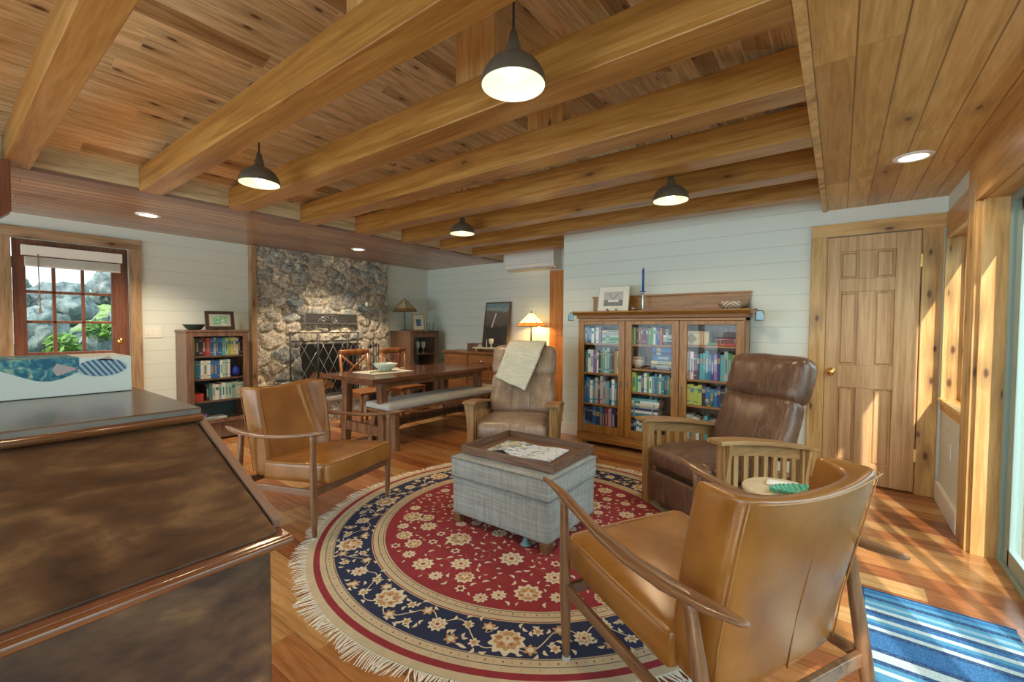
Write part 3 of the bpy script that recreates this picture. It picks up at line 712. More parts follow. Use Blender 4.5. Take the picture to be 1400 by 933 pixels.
def vine(pts, w, z, mat):
    for i in range(len(pts)-1):
        a, b = Vector((*pts[i], 0)), Vector((*pts[i+1], 0)); d = (b-a)
        if d.length < 1e-6: continue
        nrm = Vector((-d.y, d.x, 0)).normalized()*w/2
        rm.add([(*(a+nrm).xy, z), (*(a-nrm).xy, z), (*(b-nrm).xy, z), (*(b+nrm).xy, z)], [(3, 2, 1, 0)], mat)
def flower(c, r, z, rot=0, kind=0, outer=5, mid=4):
    if kind == 0:      # rosette
        blob(c, lambda a: r*(.86+.14*math.cos(9*a)), z, outer, 45, rot); blob(c, lambda a: r*.66*(.85+.15*math.cos(7*a)), z+.0003, mid, 36, rot)
        blob(c, lambda a: r*.50*(.85+.15*math.cos(7*a+1)), z+.0006, outer, 36, rot); ell(c, r*.2, r*.2, z+.0009, 6)
    elif kind == 1:    # palmette
        blob(c, lambda a: r*(1.0+.12*math.cos(11*a))*(1+.28*math.cos(a)), z, outer, 60, rot); blob(c, lambda a: r*.76*(1+.10*math.cos(11*a))*(1+.22*math.cos(a)), z+.0003, mid, 60, rot)
        for k in range(9):
            a = rot+(-2.2+k*.55); ell((c[0]+r*.5*math.cos(a), c[1]+r*.5*math.sin(a)), r*.20, r*.055, z+.0006, 6 if k % 2 else outer, a, 8)
        blob(c, lambda a: r*.34*(1+.3*math.cos(a)), z+.0007, outer, 20, rot); ell(c, r*.16, r*.1, z+.0010, mid, rot)
    else:              # small blossom
        blob(c, lambda a: r*(.8+.2*math.cos(6*a)), z, outer, 36, rot); blob(c, lambda a: r*.45, z+.0003, mid, 12, rot)
Z0 = .009
rm.lathe([(0, Z0-.001), (1.335, Z0-.001), (1.335, 0.0005), (0, .0005)], (0, 0, 0), 128, 2, False)
ring(.001, .918, Z0, 0); ring(.918, .995, Z0, 2); ring(.926, .930, Z0+.0003, 3); ring(.955, .959, Z0+.0003, 3); ring(.985, .990, Z0+.0003, 0)
ring(.995, 1.195, Z0, 1); ring(1.195, 1.268, Z0, 2); ring(1.199, 1.203, Z0+.0003, 3); ring(1.236, 1.240, Z0+.0003, 3); ring(1.268, 1.300, Z0, 0); ring(1.300, 1.335, Z0, 2)
for k in range(220):
    a = 2*math.pi*k/220
    for r in (.942, 1.220):
        ell((r*math.cos(a), r*math.sin(a)), .006, .004, Z0+.0005, 6 if k % 2 else 4, a, 6)
    if k % 2: ell((1.254*math.cos(a), 1.254*math.sin(a)), .005, .003, Z0+.0005, 4, a+1, 6)
rd = random.Random(5)
# navy border: alternating palmettes and blossoms linked by scrolling vine
NB = 22
for k in range(NB):
    a = 2*math.pi*(k+.3)/NB
    if k % 2 == 0: flower((1.095*math.cos(a), 1.095*math.sin(a)), .068, Z0+.0004, a+(0 if k % 4 else math.pi), 1, 5, 4)
    else: flower((1.095*math.cos(a), 1.095*math.sin(a)), .045, Z0+.0004, a, 0, 5, 4)
    for s in (-1, 1):
        a2 = a+s*.085; rr = 1.095+s*.055
        flower((rr*math.cos(a2), rr*math.sin(a2)), .031, Z0+.0004, a2, 2, 4, 5)
        a3 = a+s*.115; rr = 1.095-s*.048
        flower((rr*math.cos(a3), rr*math.sin(a3)), .026, Z0+.0004, a2, 2, 5, 4)
        for q in range(8):
            a4 = a+s*(.045+.016*q); rr = 1.095+.085*math.sin(q*2.3+k)
            leaf((rr*math.cos(a4), rr*math.sin(a4)), .034, .009, rd.uniform(0, 6.28), Z0+.0005, 5)
    pts = []
    for q in range(25):
        t = q/24; aa = a+2*math.pi/NB*t; rr = 1.095+.065*math.sin(2*math.pi*t+(k % 2)*math.pi); pts.append((rr*math.cos(aa), rr*math.sin(aa)))
    vine(pts, .0045, Z0+.0002, 5)
# red field, four fold floral spray
pl = []
def put(c, r, kind, rot, **kw):
    for q in pl:
        if (q[0]-c[0])**2+(q[1]-c[1])**2 < (q[2]+r)**2*1.05: return False
    pl.append((c[0], c[1], r)); flower(c, r, Z0+.0004, rot, kind, **kw); return True
for k in range(8):
    a = 2*math.pi*k/8+math.radians(22)
    put((.49*math.cos(a), .49*math.sin(a)), .072, k % 2, a, outer=5, mid=4); put((.80*math.cos(a+.2), .80*math.sin(a+.2)), .062, 1-k % 2, a+.2+math.pi, outer=5, mid=4)
    put((.66*math.cos(a+.40), .66*math.sin(a+.40)), .058, 0, a, outer=5, mid=4); put((.27*math.cos(a+.2), .27*math.sin(a+.2)), .052, 0, a, outer=5, mid=4)
    for s in (-1, 1): put((.82*math.cos(a+.2+s*.17), .82*math.sin(a+.2+s*.17)), .04, 0, a, outer=5, mid=2)
put((0, 0), .10, 0, 0)
for k in range(3600):
    r = .88*math.sqrt(rd.random()); a = rd.uniform(0, 6.283); s = rd.choice([.046, .038, .030, .022, .016, .016]) if k < 900 else rd.choice([.022, .016])
    c = (r*math.cos(a), r*math.sin(a))
    if any((q[0]-c[0])**2+(q[1]-c[1])**2 < (q[2]+s+.006)**2 for q in pl): continue
    pl.append((c[0], c[1], s)); rot = rd.uniform(0, 6.28)
    if s > .028: flower(c, s, Z0+.0004, rot, 1 if s > .044 else (0 if s > .035 else 2), 5, 4 if s > .03 else 0)
    else:
        leaf((c[0]-s*.8*math.cos(rot), c[1]-s*.8*math.sin(rot)), s*1.9, s*.45, rot, Z0+.0005, rd.choice([5, 5, 2]))
for k in range(46):
    r = .75*math.sqrt(rd.random()); a = rd.uniform(0, 6.283); c = (r*math.cos(a), r*math.sin(a)); R0 = rd.uniform(.06, .13); s0 = rd.uniform(0, 6)
    pts = [(c[0]+R0*(1-.5*t/20)*math.cos(s0+t*.24), c[1]+R0*(1-.5*t/20)*math.sin(s0+t*.24)) for t in range(21)]
    pts = [p for p in pts if p[0]**2+p[1]**2 < .8]; vine(pts, .0035, Z0+.0002, 7)
rm.build('rug_pile', RM, rug)
fr = MB()
for k in range(900):
    a = 2*math.pi*k/900+rd.uniform(-.001, .001); L = .062+.02*rd.random()+.012*math.sin(k*.13); sk = .012*math.sin(k*.31)+rd.uniform(-.01, .01)
    p0 = Vector((1.333*math.cos(a), 1.333*math.sin(a), .006)); p1 = Vector(((1.333+L*.5)*math.cos(a+sk*.6), (1.333+L*.5)*math.sin(a+sk*.6), .007)); p2 = Vector(((1.333+L)*math.cos(a+sk*1.5), (1.333+L)*math.sin(a+sk*1.5), .0025))
    t = Vector((-math.sin(a), math.cos(a), 0))*.0032
    fr.add([p0-t, p0+t, p1-t*.9, p1+t*.9, p2-t*.6, p2+t*.6, (p0+p1)/2+Vector((0, 0, .003)), (p1+p2)/2+Vector((0, 0, .003))], [(0, 1, 3, 2), (2, 3, 5, 4)])
fr.build('fringe', M_fringe, rug)

# striped mat by the slider
m = N('striped mat', .95); X = m.sep(m.coord()); w_ = m.white(m.comb(0, 0, m.math('FLOOR', m.math('MULTIPLY', X[1], 38))))
nz = m.noise(m.coord(), 120, 2)
c = m.ramp(w_, [(0, (.006, .035, .13)), (.28, (.012, .10, .27)), (.50, (.05, .22, .36)), (.68, (.20, .38, .46)), (.85, (.46, .53, .50))], 'CONSTANT')
m.base(m.mix(m.ramp(nz, [(.45, (0, 0, 0)), (.6, (.3, .3, .3))]), c, (.12, .28, .38, 1))); m.bump(nz, .6, .003)
mt = thing('striped_mat', 'blue and white striped floor mat beside the sliding door', 'mat', (.385, 2.02, 0))
B(-.27, .24, -.55, .70, .0005, .010).build('weave', m.mat, mt, .003)
MB().box(-.272, -.262, -.55, .70, .0005, .012).box(-.27, .24, .692, .702, .0005, .012).box(-.27, .24, -.552, -.542, .0005, .012).build('bound_edge', plain('mat binding', (.01, .05, .15), .9), mt)

# ================================================================= ARMCHAIRS
def ring_xy(w, yr, yw, yi, z, tin=.075):
    h = [(0, yr-.014), (w*.5, yr-.009), (w-.03, yr+.002), (w, yr+.035), (w+.002, (yr+yw)/2), (w-.004, yw+.0), (w-.045, yw+.012), (w-tin, yi+.010), (w*.38, yi)]
    pts = h+[(0, yi)]+[(-x, y) for x, y in h[1:]][::-1]
    return [(x, y, z) for x, y in pts]
def armchair(label, loc, rz):
    t = thing('leather_armchair', label, 'armchair', loc, rz, 'tan leather lounge chairs with walnut frames')
    # seat cushion
    m = MB()
    def seat(c, L, W, H): return c
    Ms = Matrix.Translation((0, .075, .372)) @ Matrix.Rotation(R(4.5), 4, 'X')
    m.cushion((0, 0, 0), .595, .56, .130, .028, .012, 12, M=Ms); m.build('seat', M_tan, t, sub=1)
    f = MB()
    for zz, o_ in ((.056, .002),):
        c = [(-.29, .272), (-.296, .262), (-.296, -.26), ]
        f.tube([Ms @ Vector(p) for p in [(-.288, -.26, zz), (-.294, 0, zz), (-.292, .255, zz), (-.27, .276, zz), (0, .283, zz), (.27, .276, zz), (.292, .255, zz), (.294, 0, zz), (.288, -.26, zz)]], .0038, 6)
    f.build('piping', M_welt, t)
    # back
    m = MB()
    L = [(.30, .270, -.325, -.185, -.19), (.315, .278, -.335, -.18, -.195), (.45, .285, -.352, -.185, -.240), (.60, .290, -.382, -.210, -.300), (.75, .293, -.412, -.238, -.358), (.862, .293, -.436, -.262, -.394), (.874, .288, -.436, -.266, -.396)]
    m.loft([[(x, y, zz-(.026*max(0, 1-(x/.27)**2)*max(0, (z-.6)/.27))) for x, y, zz in ring_xy(w_, yr, yw, yi, z)] for z, w_, yr, yw, yi in L], cap=False)
    q0 = [(0, 1, 8, 9), (1, 2, 7, 8), (2, 3, 4, 7), (4, 5, 6, 7), (17, 0, 9, 10), (16, 17, 10, 11), (16, 15, 14, 11)[::-1], (14, 13, 12, 11)[::-1]]
    q0[6] = (14, 15, 16, 11); q0[7] = (12, 13, 14, 11)
    nb = (len(L)-1)*18
    for q in q0:
        m.f.append([nb+k for k in q]); m.m.append(0); m.s.append(True)
        m.f.append([k for k in q][::-1]); m.m.append(0); m.s.append(True)
    m.build('backrest', M_tan, t, sub=2)
    f = MB()
    for s in (-1, 1):
        f.tube([(s*(w_-.014), yr+.012, z) for z, w_, yr, yw, yi in L[1:-1]], .0022, 6)
    f.tube([(x, -.436-.010*math.cos(x*5.5), .864-.024*max(0, 1-(x/.27)**2)) for x in [-.268+.536*k/10 for k in range(11)]], .0026, 6)
    f.build('back_piping', M_welt, t)
    MB().tube([(0, yr-.0125, z) for z, w_, yr, yw, yi in L[1:-2]], .0022, 6).build('back_seam', plain('dark stitch seam', (.20, .08, .02), .5), t)
    # frame
    for s in (-1, 1):
        MB().tube([(s*.360, .42, .668), (s*.352, .38, .660), (s*.346, .30, .643), (s*.354, .17, .620), (s*.366, .03, .604), (s*.372, -.12, .598), (s*.366, -.26, .600), (s*.352, -.38, .607), (s*.342, -.455, .615), (s*.338, -.475, .618)],
                  [(.007, .006), (.013, .010), (.020, .015), (.021, .013), (.024, .012), (.029, .012), (.034, .013), (.029, .012), (.016, .009), (.006, .005)], 14).build('armrest', M_walnut, t)
        lg = MB().tube([(s*.347, .288, .640), (s*.346, .286, .60), (s*.344, .285, .45), (s*.341, .283, .28), (s*.337, .281, .10), (s*.335, .28, .012)], [(.022, .022), .0155, .0185, .021, .017, .013], 14).build('front_leg', M_walnutz, t)
        MB().lathe([(0, .022), (.0155, .022), (.017, 0), (0, 0)], (s*.335, .28, .0), 16).build('foot_pad', M_foot, lg)
        MB().tube([(s*.350, -.315, .600), (s*.347, -.320, .56), (s*.343, -.345, .42), (s*.339, -.375, .25), (s*.336, -.405, .08), (s*.335, -.42, 0)], [(.024, .022), .016, .0205, .021, .017, .013], 14).build('rear_leg', M_walnutz, t)
        MB().prism([(-.36, .235), (.285, .268), (.285, .310), (-.36, .272)], 'x', s*.342-.009, s*.342+.009).build('side_rail', M_walnut, t, .004)
    MB().box(-.335, .335, .265, .285, .262, .305).build('front_rail', M_walnut, t, .004)
    MB().box(-.335, .335, -.378, -.356, .232, .275).build('rear_rail', M_walnut, t, .004)
    return t
armchair('tan leather armchair facing right between the desk and the dining bench', (-2.821, 1.594, 0), -75.3)
armchair('tan leather armchair in the foreground seen from behind', (-.404, 1.598, 0), 62.0)

# ================================================================= OTTOMAN + TRAY
ot = thing('ottoman', 'square grey tweed ottoman with wooden block feet on the round rug', 'ottoman', (-1.625, 2.30, .010))
MB().cushion((0, 0, .180), .735, .565, .245, .014, .006, 8).build('body', M_grey, ot)
MB().cushion((0, 0, .365), .755, .590, .135, .022, .010, 10).build('top_cushion', M_grey, ot, sub=1)
def rect_tube(hx, hy, z, r, rc=.02):
    pts = []
    for cx, cy, a0 in ((hx, hy, 0), (-hx, hy, 90), (-hx, -hy, 180), (hx, -hy, 270)):
        for k in range(4):
            a = R(a0+30*k); pts.append(((cx-math.copysign(rc, cx))+rc*math.cos(a), (cy-math.copysign(rc, cy))+rc*math.sin(a), z))
    return pts+[pts[0]]
MB().tube(rect_tube(.379, .297, .424, 0), .005, 6).tube(rect_tube(.377, .295, .303, 0), .0045, 6).build('piping', fabric('dark tweed piping', (.10, .105, .10), (.20, .205, .20)), ot)
for sx in (-1, 1):
    for sy in (-1, 1): MB().hexa([(sx*.335-.024, sy*.25-.024, 0), (sx*.335+.024, sy*.25-.024, 0), (sx*.335+.024, sy*.25+.024, 0), (sx*.335-.024, sy*.25+.024, 0)], [(sx*.335-.032, sy*.25-.032, .06), (sx*.335+.032, sy*.25-.032, .06), (sx*.335+.032, sy*.25+.032, .06), (sx*.335-.032, sy*.25+.032, .06)]).build('foot', M_walnutz, ot, .003)
tr = thing('serving_tray', 'rectangular walnut serving tray lying on the grey ottoman', 'tray', (-1.625, 2.345, .450), 1)
MB().box(-.34, .34, -.255, .255, 0, .010).build('tray_base', M_tray, tr, .002)
h_ = .052
B(-.35, .35, -.265, -.253, 0, h_).build('long_side', M_tray, tr, .002); B(-.35, .35, .253, .265, 0, h_).build('long_side', M_tray, tr, .002)
for s in (-1, 1):
    x0, x1 = (s*.35, s*.338) if s < 0 else (s*.338, s*.35)
    MB().box(x0, x1, -.253, -.055, 0, h_).box(x0, x1, .055, .253, 0, h_).box(x0, x1, -.055, .055, 0, .022).box(x0, x1, -.055, .055, .040, h_).build('handle_side', M_tray, tr, .002)
mg = thing('magazine', 'open black and white art print magazine lying on the tray', 'magazine', (-1.625, 2.335, .461), 6)
m = N('printed page', .35); v = m.coord(); X = m.sep(v); a = m.noise(m.scale(v, (1, 1, 0)), 5, 2, 3); d = m.math('ABSOLUTE', m.math('SUBTRACT', a, .5)); ln = m.math('LESS_THAN', d, .012)
b = m.noise(v, 22, 3); dk = m.math('MULTIPLY', m.math('GREATER_THAN', b, .52), m.math('LESS_THAN', X[0], -.02))
dk2 = m.math('MULTIPLY', m.math('GREATER_THAN', m.noise(v, 16, 1), .56), m.math('LESS_THAN', X[0], -.02))
c = m.mix(m.math('MAXIMUM', m.math('MULTIPLY', ln, .8), m.math('MULTIPLY', dk, .75)), (.72, .80, .90, 1), (.03, .05, .10, 1)); c = m.mix(m.math('MULTIPLY', dk2, .55), c, (.75, .65, .12, 1)); m.base(c)
g = MB().grid(lambda u, v: (-.235+.47*u, -.15+.30*v, .006+.016*math.exp(-((u-.28)/.12)**2)*(1.2-v)+.004*math.sin(u*9)), 40, 8)
g.grid(lambda u, v: (-.235+.47*u, -.15+.30*v, .002+.010*math.exp(-((u-.28)/.12)**2)*(1.2-v)), 40, 8)
g.build('open_pages', m.mat, mg)
# gold key tassel hanging under ottoman edge
tag(MB().lathe([(0, .05), (.012, .045), (.018, .02), (.035, .004), (.02, 0), (0, 0)], (0, 0, 0), 16).build('tassel', plain('teal tassel', (.16, .28, .30), .9, var=.3)), 'grey green tassel lying on the rug under the ottoman edge', 'tassel').location = (-1.43, 2.05, .011)

# ================================================================= RECLINERS
def recliner(label, loc, rz, wx, lth, grp):
    t = thing('recliner', label, 'recliner', loc, rz, grp)
    a = wx  # outer half width
    h = a-.115
    m = MB().cushion((0, .06, .372), 2*h-.01, .58, .15, .055, .022, 14, wr=.006, seed=rz); m.build('seat_cushion', lth, t, sub=1)
    Mp = Matrix.Translation((0, .325, .168)) @ Matrix.Rotation(R(-3), 4, 'X')
    MB().cushion((0, 0, 0), 2*h-.015, .05, .215, .018, .004, 8, M=Mp).build('footrest_panel', lth, t)
    MB().box(-h+.01, h-.01, -.38, .29, .10, .295).build('seat_box', lth, t, .01)
    Mb = Matrix.Translation((0, -.355, .585)) @ Matrix.Rotation(R(-66), 4, 'X') @ Matrix.Rotation(R(0), 4, 'Y')
    Mb = Matrix.Translation((0, -.372, .60)) @ Matrix.Rotation(R(24), 4, 'X')
    MB().cushion((0, 0, 0), 2*h+.02, .165, .42, .06, .014, 14, M=Mb, wr=.010, seed=rz+3).build('backrest', lth, t, sub=1)
    Mb = Matrix.Translation((0, -.492, .915)) @ Matrix.Rotation(R(17), 4, 'X')
    MB().cushion((0, 0, 0), 2*h+.045, .185, .33, .075, .012, 14, M=Mb, wr=.008, seed=rz+9).build('head_cushion', lth, t, sub=1)
    sm_m = plain('leather seam', (.22, .14, .09), .5)
    Mb2 = Matrix.Translation((0, -.492, .915)) @ Matrix.Rotation(R(17), 4, 'X'); Mb1 = Matrix.Translation((0, -.372, .60)) @ Matrix.Rotation(R(24), 4, 'X')
    for sx in (-.095, .095):
        MB().tube([Mb2 @ Vector((sx, y, z)) for y, z in ((.093, -.10), (.102, -.03), (.102, .04), (.088, .11), (.04, .168), (-.03, .170))], .0020, 6).build('seam', sm_m, t)
        MB().tube([Mb1 @ Vector((sx, y, z)) for y, z in ((.086, -.16), (.096, -.08), (.098, 0), (.095, .08), (.084, .15))], .0020, 6).build('seam', sm_m, t)
        MB().tube([Mp @ Vector((sx, .0285, z)) for z in (-.09, 0, .09)], .0020, 6).build('seam', sm_m, t)
    for s in (-1, 1):
        x = s*(a-.06)
        # bowed arm top
        P = []
        n = 12
        am = MB(); rings = []
        for k in range(n+1):
            y = .375-.83*k/n; z = .604-.118*(k/n)**1.6; ww = .060 if k else .058
            rings.append([(x-ww, y, z), (x+ww, y, z), (x+ww, y, z+.024), (x-ww, y, z+.024)])
        am.loft(rings, smooth=False); am.build('arm_top', M_oakly, t, .004)
        def zt(y): return .604-.118*max(0, (.375-y)/.83)**1.6
        MB().box(x-.030, x+.030, .268, .325, 0, zt(.3)).build('front_post', M_oakl, t, .004)
        MB().box(x-.030, x+.030, -.405, -.348, 0, zt(-.36)-.006).build('rear_post', M_oakl, t, .004)
        MB().loft([[(x-.010, y, zt(y)-.075), (x+.010, y, zt(y)-.075), (x+.010, y, zt(y)), (x-.010, y, zt(y))] for y in [.27-.62*k/8 for k in range(9)]], smooth=False).build('upper_rail', M_oakly, t)
        MB().box(x-.012, x+.012, -.35, .27, .09, .15).build('lower_rail', M_oakly, t, .003)
        for k in range(7):
            y = .205-.083*k; MB().box(x-.008, x+.008, y-.019, y+.019, .148, zt(y)-.07).build('slat', M_oakl, t)
        for yy in (.297, -.377):
            o = s*1
            xo = x+s*.030
            pr = [(xo, zt(yy)-.001), (xo+s*.028, zt(yy)-.001), (xo+s*.026, zt(yy)-.04), (xo+s*.014, zt(yy)-.11), (xo+s*.006, zt(yy)-.19), (xo, zt(yy)-.26)]
            if s < 0: pr = pr[::-1]
            MB().prism(pr, 'y', yy-.012, yy+.012).build('corbel', M_oakl, t)
    return t
recliner('taupe leather recliner draped with a cream throw, behind the ottoman', (-2.391, 3.265, 0), 207.4, .42, M_gbrn, 'oak framed leather recliners')
recliner('dark brown leather recliner with slatted oak arms before the bookcase', (-.659, 3.207, 0.0), 148.5, .395, M_brn, 'oak framed leather recliners')
# throw draped on the taupe recliner
th = MB()
o0, a0 = Vector((-2.391, 3.265, 0)), R(207.4)
def rl(x, y, z): return Vector((o0.x+x*math.cos(a0)-y*math.sin(a0), o0.y+x*math.sin(a0)+y*math.cos(a0), z))
fz = [(.60, -.225), (.66, -.262), (.72, -.290), (.78, -.322), (.85, -.352), (.92, -.372), (.99, -.396), (1.05, -.432), (1.085, -.47), (1.10, -.52)]
bz = [(1.10, -.56), (1.07, -.61), (1.0, -.642), (.92, -.64), (.84, -.615)]
def yfront(z):
    for (z0, y0), (z1, y1) in zip(fz, fz[1:]):
        if z <= z1: return y0+(y1-y0)*(z-z0)/(z1-z0)
    return fz[-1][1]
def throw_fn(u, v):
    if v < .68:
        k = v/.68; zh = .765-.115*u; z = zh+(1.10-zh)*k; y = yfront(z)
        xl = .262+(.150-.262)*k; xr = -.045+(-.222+.045)*k
    else:
        k = (v-.68)/.32*(len(bz)-1); i = min(int(k), len(bz)-2); f = k-i
        z = bz[i][0]*(1-f)+bz[i+1][0]*f; y = bz[i][1]*(1-f)+bz[i+1][1]*f; xl = .150-.05*v; xr = -.222
    x = xl+(xr-xl)*u
    return rl(x, y+(.026 if v < .6 else .01)+.004*math.sin(u*13+v*4), z+(.018 if v > .5 else 0)+.003*math.sin(u*11))
th.grid(throw_fn, 24, 60)
tw = th.build('throw_blanket', M_throw); mo = tw.modifiers.new('solid', 'SOLIDIFY'); mo.thickness = .016; mo.offset = 1
tag(tw, 'cream throw blanket draped over the back of the taupe recliner', 'blanket')

# small round side table
st = thing('side_table', 'small pale wooden round side table behind the foreground armchair', 'side table', (-.215, 2.455, 0))
M_maple = wood('pale maple', [(.62, .50, .32), (.72, .61, .42)], 'y', 14, .4, .1)
MB().lathe([(0, .478), (.150, .478), (.160, .484), (.163, .492), (.160, .500), (.155, .503), (0, .503)], (0, 0, 0), 40).build('table_top', M_maple, st)
MB().lathe([(.02, .477), (.022, .3), (.02, .02), (.0, .02)], (0, 0, 0), 16).build('stem', M_maple, st)
MB().lathe([(0, .022), (.10, .022), (.115, .012), (.115, .001), (0, .001)], (0, 0, 0), 32).build('base', M_maple, st)
lf = thing('leaf_dish', 'green leaf shaped dish on the pale round side table', 'dish', (-.155, 2.40, .505), 38)
g = MB().grid(lambda u, v: (-.11+.22*u, (v-.5)*.11*math.sin(math.pi*min(1, max(.02, u)))**.6, .004+.030*abs(v-.5)**1.5*2+.014*abs(u-.45)+.003*math.sin(u*60)), 48, 10)
o = g.build('dish_body', plain('leaf glaze', (.05, .30, .18), .3, var=.5, coat=.4), lf); mo = o.modifiers.new('s', 'SOLIDIFY'); mo.thickness = .004; mo.offset = 1
tag(MB().cushion((0, 0, .006), .10, .07, .011, .004, .002, 4).build('folded_napkin', M_white), 'folded white napkin beside the green leaf dish', 'napkin').location = (-.225, 2.50, .504)

# ================================================================= DESK (near left)
dk = thing('slant_desk', 'large dark stained wooden slant front desk at the left edge', 'desk', (-1.05, -.35, 0))
ZT, ZM, XF, XS, XB, YR, YL = 1.112, .95, -.68+1.05, .001, -.66, .323+.35, -.75
def dx(x): return x+1.05
xf = -.695+1.05
MB().box(XB, xf-.020, YL, YR-.006, .06, ZM-.012).build('cabinet_body', M_desk, dk, .003)
MB().box(XB+.02, xf-.03, YL+.02, YR-.02, 0, .06).build('plinth', M_deskedge, dk)
MB().box(xf-.35, xf+.012, YL-.01, YR+.012, ZM-.012, ZM+.002).tube([(xf+.012, YL-.01, ZM-.006), (xf+.012, YR+.012, ZM-.006)], .0075, 10).build('writing_ledge', M_deskedge, dk, .002)
# sloping lid
Lx0, Lz0, Lx1, Lz1 = xf-.004, ZM+.006, -.004, ZT-.024
dl = Vector((Lx1-Lx0, 0, Lz1-Lz0)); nn = Vector((-dl.z, 0, dl.x)).normalized()
if nn.z < 0: nn = -nn
def LP(u, y, h): p = Vector((Lx0, y, Lz0))+dl*u+nn*h; return (p.x, p.y, p.z)
MB().hexa([LP(0, YL, -.018), LP(0, YR-.003, -.018), LP(1, YR-.003, -.018), LP(1, YL, -.018)][::-1], [LP(0, YL, .0), LP(0, YR-.003, .0), LP(1, YR-.003, .0), LP(1, YL, .0)][::-1]).build('slant_lid', M_desk, dk, .002)
MB().hexa([LP(.06, YR+.001, -.03), LP(.06, YR+.014, -.03), LP(.98, YR+.014, -.03), LP(.98, YR+.001, -.03)][::-1], [LP(.06, YR+.001, .004), LP(.06, YR+.014, .004), LP(.98, YR+.014, .004), LP(.98, YR+.001, .004)][::-1]).build('side_cheek', plain('worn cheek edge', (.26, .14, .09), .5, var=.2), dk, .002)
MB().prism([(XB, ZM-.01), (Lx0-.02, ZM-.01), (Lx1-.01, Lz1-.03), (XB, Lz1-.03)], 'y', YL+.01, YR-.04).build('lid_case', M_desk, dk)
MB().box(XB, .012, YL-.012, YR+.006, ZT-.028, ZT).build('desk_top', M_desktop, dk, .003)
MB().tube([(.012, YL-.012, ZT-.020), (.012, YR+.006, ZT-.020)], .0085, 10).build('top_moulding', M_deskedge, dk)
# long white carton with printed fish on the desk
cx = thing('storage_box', 'long white box printed with blue fish lying on the desk', 'box', (-1.05, -.35, ZT+.001))
m = N('printed carton', .6); v = m.coord(); X = m.sep(v)
top = m.math('ADD', .052, m.math('MULTIPLY', m.math('SINE', m.math('MULTIPLY', X[1], 34)), .016))
on = m.math('MULTIPLY', m.math('GREATER_THAN', X[2], top), m.math('LESS_THAN', X[1], .56))
a = m.noise(v, 60, 4, 1); blue = m.ramp(a, [(.4, (.02, .13, .25)), (.55, (.10, .35, .42)), (.68, (.62, .62, .40))])
c = m.mix(on, (.78, .84, .86, 1), blue); m.base(c)
B(-.57, -.39, -.55, .655, 0, .088).build('carton', m.mat, cx, .002)
# the printed fish on the box front
f = MB(); fc = (.600, .062)
def fish(y, z): return (-.3885, y, z)
vs = [fish(fc[0]+.046*math.cos(t), fc[1]+.021*math.sin(t)) for t in [2*math.pi*k/24 for k in range(24)]]
f.add(vs, [tuple(range(24))], 0)
f.add([fish(fc[0]-.04, fc[1]), fish(fc[0]-.078, fc[1]+.014), fish(fc[0]-.085, fc[1]), fish(fc[0]-.078, fc[1]-.015)], [(0, 1, 2, 3)], 1)
f.add([fish(fc[0]-.01, fc[1]+.018), fish(fc[0]+.012, fc[1]+.028), fish(fc[0]+.022, fc[1]+.016)], [(0, 1, 2)], 1)
m = N('fish stripes', .6); X = m.sep(m.coord()); a = m.math('FRACT', m.math('ADD', m.math('MULTIPLY', X[1], 90), m.math('MULTIPLY', X[2], 60)))
m.base(m.mix(m.math('GREATER_THAN', a, .5), (.05, .16, .33, 1), (.45, .55, .66, 1)))
f.build('fish_print', [m.mat, plain('fin pink', (.55, .45, .50), .6)], cx)
# cupboard hung below the first beam, only its end shows
hc = thing('hanging_cupboard', 'reddish wooden cupboard end under the beam at the upper left edge', 'cupboard', (-4.07, -.10, 1.93))
MB().prism([(-.45, .33), (.41, .33), (.41, .03), (.36, -.02), (-.45, -.06)], 'x', -.07, .07).build('case', wood('red cupboard', [(.13, .035, .015), (.22, .07, .03)], 'z', 24, .35, .2), hc, .004)

# ================================================================= DINING
dt = thing('dining_table', 'long dark wood dining table with a plank top and trestle legs', 'dining table', (-4.10, 3.55, 0))
MB().box(-.45, .45, -.80, .80, .705, .75).build('plank_top', M_table, dt, .006)
for s in (-1, 1): MB().box(-.45, .455, s*.885-.085, s*.885+.085, .703, .752).build('breadboard_end', M_table, dt, .006)
MB().box(-.36, .36, -.78, -.74, .64, .705).box(-.36, .36, .74, .78, .64, .705).box(-.36, -.32, -.74, .74, .64, .705).box(.32, .36, -.74, .74, .64, .705).build('apron', M_tablez, dt, .003)
for sy in (-1, 1):
    for sx in (-1, 1):
        x = sx*.30; y = sy*.75
        MB().hexa([(x+sx*.05-.045, y-.04, 0), (x+sx*.05+.045, y-.04, 0), (x+sx*.05+.045, y+.04, 0), (x+sx*.05-.045, y+.04, 0)], [(x-.04, y-.04, .70), (x+.04, y-.04, .70), (x+.04, y+.04, .70), (x-.04, y+.04, .70)]).build('leg', M_tablez, dt, .006)
    MB().box(-.30, .30, sy*.75-.025, sy*.75+.025, .12, .22).build('end_rail', M_tablez, dt, .004)
MB().box(-.04, .04, -.73, .73, .13, .21).build('long_stretcher', M_tablez, dt, .004)
bn = thing('dining_bench', 'long bench with grey linen cushion and rustic splayed legs', 'bench', (-3.815, 3.72, 0))
MB().cushion((0, 0, .445), .425, 1.93, .075, .032, .008, 12).build('bench_cushion', M_bench, bn, sub=1)
MB().box(-.205, .205, -.955, .955, .385, .412).build('seat_board', M_tablez, bn, .004)
